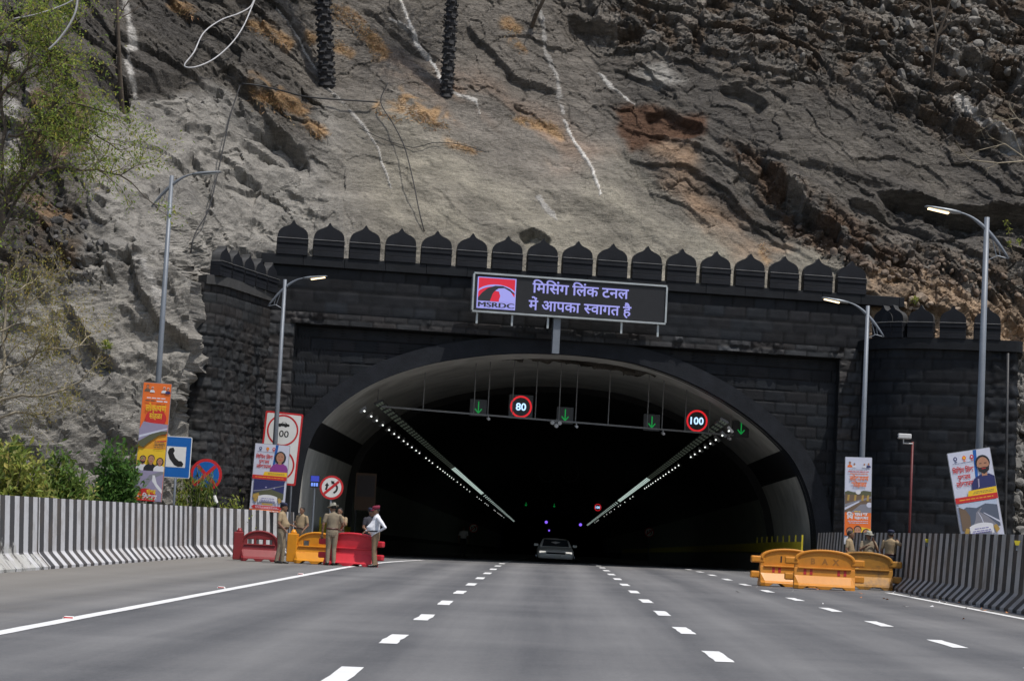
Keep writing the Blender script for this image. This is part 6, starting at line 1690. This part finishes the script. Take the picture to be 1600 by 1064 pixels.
# arching thorny tree with thin yellowish foliage, lower left
B = Vector(at(-30, 740, 58)); B.z = -.1
tr = [Vector((0, 0, 0))] + lim(B, [(-25, 700), (-10, 640), (5, 560), (8, 470), (10, 430)], 58, rg, .2)
LB = [(tr, .07)] + [(lim(B, p, 58, rg, .7), r) for p, r in (
    ([(-20, 640), (20, 618), (60, 618), (100, 610), (135, 585)], .05), ([(-10, 660), (25, 645), (65, 645), (95, 640)], .04), ([(0, 580), (40, 565), (70, 545), (110, 545), (150, 520)], .035), ([(0, 520), (30, 500), (50, 470), (80, 450)], .03),
    ([(10, 610), (50, 560), (70, 520), (75, 490)], .025), ([(5, 470), (30, 450), (60, 435), (90, 420)], .025), ([(40, 565), (75, 530), (95, 505)], .02), ([(-10, 570), (30, 540), (80, 500), (120, 500)], .02))]
tree('arching thorny tree with pale branches and thin yellow leaves, left edge', B, LB, [(.30, .26, .07), (.24, .24, .065), (.34, .28, .10)], 13, 3600, .085, .13, bark=M_BRANCHP, depth=2, L=.55)
# shrubs behind the left barrier
def shrub(label, px, Y, top, wpx, cols, seed, n, lsz, grp='shrubs behind the left barrier', dense=1.0, upright=.5):
    rg = random.Random(seed)
    Y = min(72.0, 12.5 * FPX / (866 - px)) if px < 340 else 73.4
    c = at(px, top, Y); h = c[2] + .2; wd = wpx / FPX * Y / 2
    t = thing('shrub', label, 'shrub', (c[0], Y, -.2), 0, grp)
    mb = MB(); ends = []
    for i in range(int(16 * dense)):
        a = rg.uniform(0, 2 * PI); r_ = math.sqrt(rg.random()) * wd; e = Vector((r_ * math.cos(a), r_ * math.sin(a) * .8, h * rg.uniform(.55, 1.0) * (1 - .35 * (r_ / wd) ** 2)))
        P = [Vector((rg.gauss(0, .12), rg.gauss(0, .12), 0)), e * .5 + Vector((0, 0, h * .12)), e]
        P = [tuple(p) for p in P]; mb.tube(P, [.028, .018, .007], 5, caps=False); ends.append(([Vector(p) for p in P]))
    mb.build('stems', M_BARK, t)
    mb = MB()
    for i in range(n):
        P = rg.choice(ends); a = rg.uniform(.3, 1.05); k = 0 if a < .5 else 1; q = P[k].lerp(P[k + 1], (a - .5 * k) * 2)
        q = q + Vector((rg.gauss(0, .17), rg.gauss(0, .17), rg.gauss(0, .15)))
        if q.z < .1: continue
        add_leaf(mb, q, rdir(rg, upright), lsz * rg.uniform(.6, 1.4), lsz * rg.uniform(.16, .28), rg.choice(cols), rg)
    mb.build('foliage', M_LEAF, t, fix=False)
GD = [(.085, .185, .045), (.11, .22, .055), (.06, .13, .032)]; GM = [(.12, .20, .045), (.10, .17, .04), (.16, .22, .055)]; GL = [(.26, .31, .065), (.21, .28, .06), (.31, .33, .10)]; GO = [(.30, .34, .085), (.24, .30, .075), (.36, .35, .11)]
for a in (('wide olive shrub at the far left behind the barrier', 25, 55, 672, 110, GO, 1, 2600, .20), ('dark leafy shrub left of the pale stones, third from the left', 96, 57, 668, 80, GM, 2, 2200, .20), ('tall dark green shrub left of the orange banner', 178, 59.5, 690, 66, GD, 3, 3000, .20),
          ('bright green low shrub in front of the dark ones', 92, 53.5, 722, 90, GL, 4, 1900, .16), ('leafy green shrub touching the orange banner', 205, 58, 700, 50, GM, 5, 1500, .18), ('low olive shrub between two dark shrubs', 138, 56, 752, 60, GO, 6, 1100, .16),
          ('light green shrub below the telephone sign', 268, 61, 752, 64, GL, 7, 1500, .15), ('yellow-green shrub right of the leaning post', 362, 71.5, 768, 34, GL, 8, 1300, .15), ('dark low shrub under the no-stopping sign', 308, 63.5, 752, 50, GM, 9, 1300, .16), ('olive shrub at the barrier below the rock', 45, 54, 740, 70, GO, 10, 1300, .17)):
    shrub(*a)
# slim bamboo-like sapling in front of the round sign
c = at(315, 700, 71.4); rg = random.Random(31)
t = thing('sapling', 'slim sapling with drooping leaves in front of the no-stopping sign', 'sapling', (c[0], 71.4, -.2))
mb = MB(); ends = []
for i in range(7):
    e = Vector((rg.uniform(-.7, .45), rg.uniform(-.3, .3), c[2] + rg.uniform(-.75, .25))); P = [Vector((0, 0, 0)), e * .55 + Vector((0, 0, .3)), e]; mb.tube(P, [.022, .014, .005], 5, caps=False); ends.append(P)
mb.build('stems', M_BRANCHP, t)
mb = MB()
for i in range(420):
    P = rg.choice(ends); q = P[1].lerp(P[2], rg.random()) + Vector((rg.gauss(0, .08), rg.gauss(0, .08), rg.gauss(0, .08)))
    add_leaf(mb, q, Vector((rg.gauss(0, .6), rg.gauss(0, .4), -.7)), rg.uniform(.14, .3), .018, rg.choice(GM + GL), rg)
mb.build('foliage', M_LEAF, t, fix=False)
# palm-like frond plant at the far left
c = at(12, 690, 54.5); t = thing('frond_plant', 'upright fan-leaved plant at the far left edge behind the barrier', 'plant', (c[0], 54.5, -.2))
mb = MB(); mb.tube([(0, 0, 0), (.05, 0, 1.2), (.02, 0, c[2] - .5)], [.07, .06, .04], 8); mb.build('stem', M_BARK, t)
mb = MB()
for i in range(60):
    a = rg.uniform(0, 2 * PI); d = Vector((math.cos(a) * .5, math.sin(a) * .5, rg.uniform(.1, 1.2))); add_leaf(mb, Vector((.02, 0, c[2] - .6 + rg.uniform(-.2, .3))), d, rg.uniform(.6, 1.0), .03, rg.choice(GM), rg)
mb.build('fronds', M_LEAF, t, fix=False)
# tall charred palm trunks rooted on the slope, their tops beyond the picture
def palm(label, foot, head_, r, seed):
    b = cliff_at(*foot); rg = random.Random(seed); q = Vector(at(*head_, b.y - .2)); d = (q - b).normalized()
    t = thing('palm_tree', label, 'palm tree', tuple(b - d * .3), 0, 'charred palm trunks on the slope')
    L_ = 9.0; n = 64; mb = MB(); P, R_ = [], []
    for i in range(n + 1): P.append(d * (L_ * i / n)); R_.append(r * (1 - .25 * i / n) * (1.12 if i % 2 else .90) * rg.uniform(.95, 1.05))
    mb.tube(P, R_, 14)                                    # stubs of old leaf bases in a spiral
    for i in range(170):
        a = i * 2.4; z = L_ * i / 172; c_ = d * z + Vector((math.cos(a), math.sin(a), 0)) * r * .92; mb.bar(c_, c_ + Vector((math.cos(a), math.sin(a), .55)).normalized() * r * .30, r * .6, r * .3)
    mb.build('trunk', M_PALMT, t, False)
    mb = MB()
    for i in range(22):
        a = i * 2.4; e = d * L_; out = Vector((math.cos(a), math.sin(a), 0))
        for j in range(26):
            u_ = j / 25; q_ = e + out * 2.2 * u_ + Vector((0, 0, 1.0 * u_ - 1.7 * u_ * u_))
            for s_ in (-1, 1): add_leaf(mb, q_, out * .6 + Vector((-out.y, out.x, 0)) * s_ - Vector((0, 0, .4)), .5 * (1 - .5 * u_), .02, rg.choice(GD), rg)
    mb.build('crown', M_LEAF, t, fix=False)
palm('thicker ringed black palm trunk on the slope, left of the pair', (512, 128), (505, 0), .31, 1)
palm('slimmer ringed black palm trunk on the slope, right of the pair', (697, 145), (706, 0), .25, 2)
# bare saplings on the right
def bare(label, limbs, seed, r, dy=.3):
    rg = random.Random(seed); b = cliff_at(*limbs[0][0]); t = thing('bare_tree', label, 'bare tree', tuple(b), 0, None)
    mb = MB()
    for i, pts in enumerate(limbs):
        P = [Vector(at(x, y, b.y - dy - .15 * j)) - b for j, (x, y) in enumerate(pts)]
        if i == 0: P[0] = Vector((0, .3, -.1))
        mb.tube(P, [r * (1 - .22 * i) * (1 - .7 * k / len(P)) for k in range(len(P))], 6, caps=False)
        for k in range(1, len(P)):
            for _ in range(2): grow(mb, P[k], (P[k] - P[k - 1]).normalized() + rdir(rg) * .9, .8, r * .25, 1, rg, [])
    mb.build('branches', M_BARK if seed != 2 else M_BRANCHP, t, True)
bare('bare forked sapling standing on the rubble at the upper right', [[(1452, 135), (1458, 95), (1464, 58), (1455, 20), (1450, -30)], [(1464, 58), (1478, 25), (1488, -10)], [(1466, 54), (1485, 35)]], 1, .075)
bare('bare pale branches reaching in at the right edge of the slope', [[(1640, 290), (1600, 252), (1560, 255), (1515, 250)], [(1620, 260), (1570, 225), (1530, 235)], [(1625, 215), (1590, 185), (1555, 190)], [(1600, 252), (1585, 210), (1575, 190)]], 2, .035, 1.2)
bare('slender dark trunk standing on the upper left slope', [[(190, 175), (187, 110), (184, 30), (182, -40)]], 3, .10, .4)
bare('grey trunk leaning out at the top centre of the slope', [[(828, 42), (838, 22), (852, -5), (868, -40)]], 4, .11, .4)
# thin green sprig on the cave ledge
b = cliff_at(1583, 392); t = thing('sprig', 'small yellow-green sprig under the rock overhang on the right', 'plant', tuple(b))
mb = MB(); P = [Vector(at(x, y, b.y - .5)) - b for x, y in ((1583, 396), (1578, 380), (1577, 362), (1573, 348))]; mb.tube(P, [.02, .015, .012, .008], 5, caps=False); Q = [P[1], Vector(at(1592, 378, b.y - .5)) - b]; mb.tube(Q, [.012, .006], 5, caps=False); mb.build('stem', M_BARK, t)
mb = MB()
for i in range(70): add_leaf(mb, rg.choice(P[1:] + Q) + rdir(rg) * .10, rdir(rg), .12, .03, rg.choice(GL), rg)
mb.build('foliage', M_LEAF, t, fix=False)
for px, py, lb in ((1430, 465, 'tiny green weed on the ledge above the right tower'), (430, 540, 'tiny weed tuft on the left rock below the lamp arm') , (170, 540, 'small weed tuft on the left rock face')):
    b = cliff_at(px, py); t = thing('weed', lb, 'weed', tuple(b)); mb = MB()
    for i in range(60): add_leaf(mb, rdir(rg) * .12 - Vector((0, .15, 0)), rdir(rg, .6), .14, .03, rg.choice(GL), rg)
    mb.build('foliage', M_LEAF, t, fix=False)

# dry straw grass on the slope (one mass: no one could count it)
rg = random.Random(77); mb = MB()
for pts, wd in STRAW:
    Ls = sum(math.dist(a, b) for a, b in zip(pts[:-1], pts[1:]))
    for _ in range(int((Ls + wd) * wd * .42)):
        i = rg.randrange(len(pts) - 1); a, b = pts[i], pts[i + 1]; u_ = rg.random()
        x = a[0] + (b[0] - a[0]) * u_ + rg.gauss(0, wd * .5); y = a[1] + (b[1] - a[1]) * u_ + rg.gauss(0, wd * .42)
        q = cliff_at(x, y)
        k = rg.uniform(.7, 1.3); add_leaf(mb, q + Vector((rg.gauss(0, .05), -.02, rg.gauss(0, .05))), Vector((rg.gauss(0, .7), -.12, rg.gauss(-.1, .5))), rg.uniform(.08, .24), .009, (.40 * k, .27 * k, .15 * k), rg)
struct(mb.build('dry_grass', M_DRYG, fix=False), 'stuff')

# loose stones: rubble on the right of the portal, boulders on the upper slope
M_STN = pmat('loose_rock', rough=0.9, var=0.3, vs=3, attr=True, bump=0.5, bs=8, bd=0.05)
ICO = bmesh.new(); bmesh.ops.create_icosphere(ICO, subdivisions=2, radius=1); ICV = np.array([v.co[:] for v in ICO.verts]); ICF = [tuple(v.index for v in f.verts) for f in ICO.faces]; ICO.free()
def stone(mb, p, r, rg, col):
    d = ICV.copy(); 
    for _ in range(7):                                    # cut flat faces
        n_ = np.array(rdir(rg)); h_ = rg.uniform(.45, .85); q = d @ n_; d -= np.where(q > h_, q - h_, 0)[:, None] * n_
    sc = np.array([rg.uniform(.7, 1.3), rg.uniform(.6, 1.1), rg.uniform(.5, .95)]); a = rg.uniform(0, 6.28)
    d = d * sc * r; d = np.stack([d[:, 0] * math.cos(a) - d[:, 2] * math.sin(a), d[:, 1], d[:, 0] * math.sin(a) + d[:, 2] * math.cos(a)], -1)
    k = rg.uniform(.75, 1.3); mb.add(d + np.array(p), ICF, 0, (col[0] * k, col[1] * k, col[2] * k))
mb = MB(); rg = random.Random(19)
def scatter(n, poly, r0, r1, col):
    xs_ = [p[0] for p in poly]; ys_ = [p[1] for p in poly]; c = 0
    while c < n:
        x, y = rg.uniform(min(xs_), max(xs_)), rg.uniform(min(ys_), max(ys_))
        if in_poly(np.array([x]), np.array([y]), poly, .5)[0] < .5: continue
        q = cliff_at(x, y); r_ = r0 * (r1 / r0) ** (rg.random() ** 2.2); stone(mb, (q.x, q.y - r_ * .2, q.z), r_, rg, col); c += 1
scatter(230, [(1572, 600), (1640, 590), (1640, 860), (1568, 860)], .07, .34, (.15, .147, .14))
scatter(120, [(1390, -10), (1600, -10), (1610, 140), (1500, 120), (1420, 130), (1360, 90)], .06, .34, (.17, .16, .145))
scatter(50, [(960, -5), (1390, -5), (1350, 130), (1180, 130), (1020, 60)], .05, .25, (.16, .15, .135))
scatter(230, [(1200, 330), (1330, 395), (1560, 410), (1600, 450), (1600, 470), (1500, 455), (1370, 430), (1250, 390)], .04, .2, (.17, .13, .10))
scatter(90, [(20, 300), (90, 310), (170, 390), (150, 440), (60, 440), (5, 360)], .06, .26, (.075, .072, .07))
scatter(14, [(1390, 448), (1560, 500), (1560, 525), (1400, 480)], .15, .32, (.30, .23, .17))
struct(mb.build('loose_rubble', M_STN, fix=False), 'stuff')

# ================================================================== CABLES AND HOSES ON THE SLOPE
M_HOSE = pmat('pale_hose', (0.42, 0.42, 0.43), 0.6, var=0.2, vs=4); M_CABLE = pmat('black_cable', (0.02, 0.02, 0.022), 0.6)
def cable(label, pts, r, m_, name='cable', off=.06, hang=False):
    P = []
    sm = catmull(pts, 6)
    for q in sm:
        if hang: P.append(Vector(at(q[0], q[1], hang)))
        else: P.append(cliff_at(q[0], q[1]).y)
    if not hang:
        ys_ = [min(P[max(0, i - 4):i + 5]) for i in range(len(P))]; ys_ = [sum(ys_[max(0, i - 5):i + 6]) / len(ys_[max(0, i - 5):i + 6]) for i in range(len(P))]
        P = [Vector(at(q[0], q[1], y_ - off)) for q, y_ in zip(sm, ys_)]
    o = P[0].copy(); mb = MB(); mb.tube([p - o for p in P], r, 6); tag(mb.build(name, m_, None, True, tuple(o)), label, 'hose' if name == 'hose' else 'cable')
cable('pale looped hose hanging over the upper left slope', [(400, -12), (392, 10), (372, 22), (345, 32), (318, 52), (303, 82), (288, 103), (306, 105), (335, 92), (362, 68), (380, 42), (392, 15), (402, -10)], .028, M_HOSE, 'hose', .3)
cable('black cable crossing the slope from the dark ledge to the middle', [(378, 131), (405, 134), (440, 142), (470, 150), (500, 154), (545, 157), (590, 160)], .035, M_CABLE)
cable('black cable hanging from the ledge down to the left tower', [(375, 134), (360, 180), (350, 225), (338, 280), (325, 330), (305, 365), (298, 395)], .024, M_CABLE)
cable('thin cable running down to the merlons left of the message board', [(606, 130), (595, 160), (615, 195), (632, 230), (645, 280), (655, 330), (663, 362)], .022, M_CABLE)
cable('thin dark cable with a pale stretch across the slope', [(560, 200), (600, 218), (640, 230), (660, 228), (680, 223), (720, 226), (760, 238)], .016, M_CABLE)
cable('pale hose dangling in front of the tree at the upper left', [(122, -8), (118, 18), (108, 40), (92, 62), (76, 78)], .03, M_HOSE, 'hose', hang=58.5)
cable('pale wire crossing above the tree at the upper left', [(20, 30), (60, 22), (100, 8), (125, -6)], .02, M_HOSE, 'cable', hang=58.7)
# litter along the right shoulder
rg = random.Random(4); mb = MB()
for i in range(60):
    x = rg.uniform(8.6, 9.2) if i < 45 else rg.uniform(4, 8.5); y = rg.uniform(38, 57); s_ = rg.uniform(.02, .07); a = rg.uniform(0, 6)
    k = rg.choice([(.6, .6, .6), (.35, .33, .3), (.12, .11, .1), (.5, .2, .08)])
    mb.add([(x + s_ * math.cos(a + j * PI / 2) * (1.4 if j % 2 else .7), y + s_ * math.sin(a + j * PI / 2) * 1.4, rz_(x, y) + .008 + (.03 if j == 1 else 0)) for j in range(4)], [(0, 1, 2, 3)], 0, k)
struct(mb.build('litter', M_STN, fix=False), 'stuff')
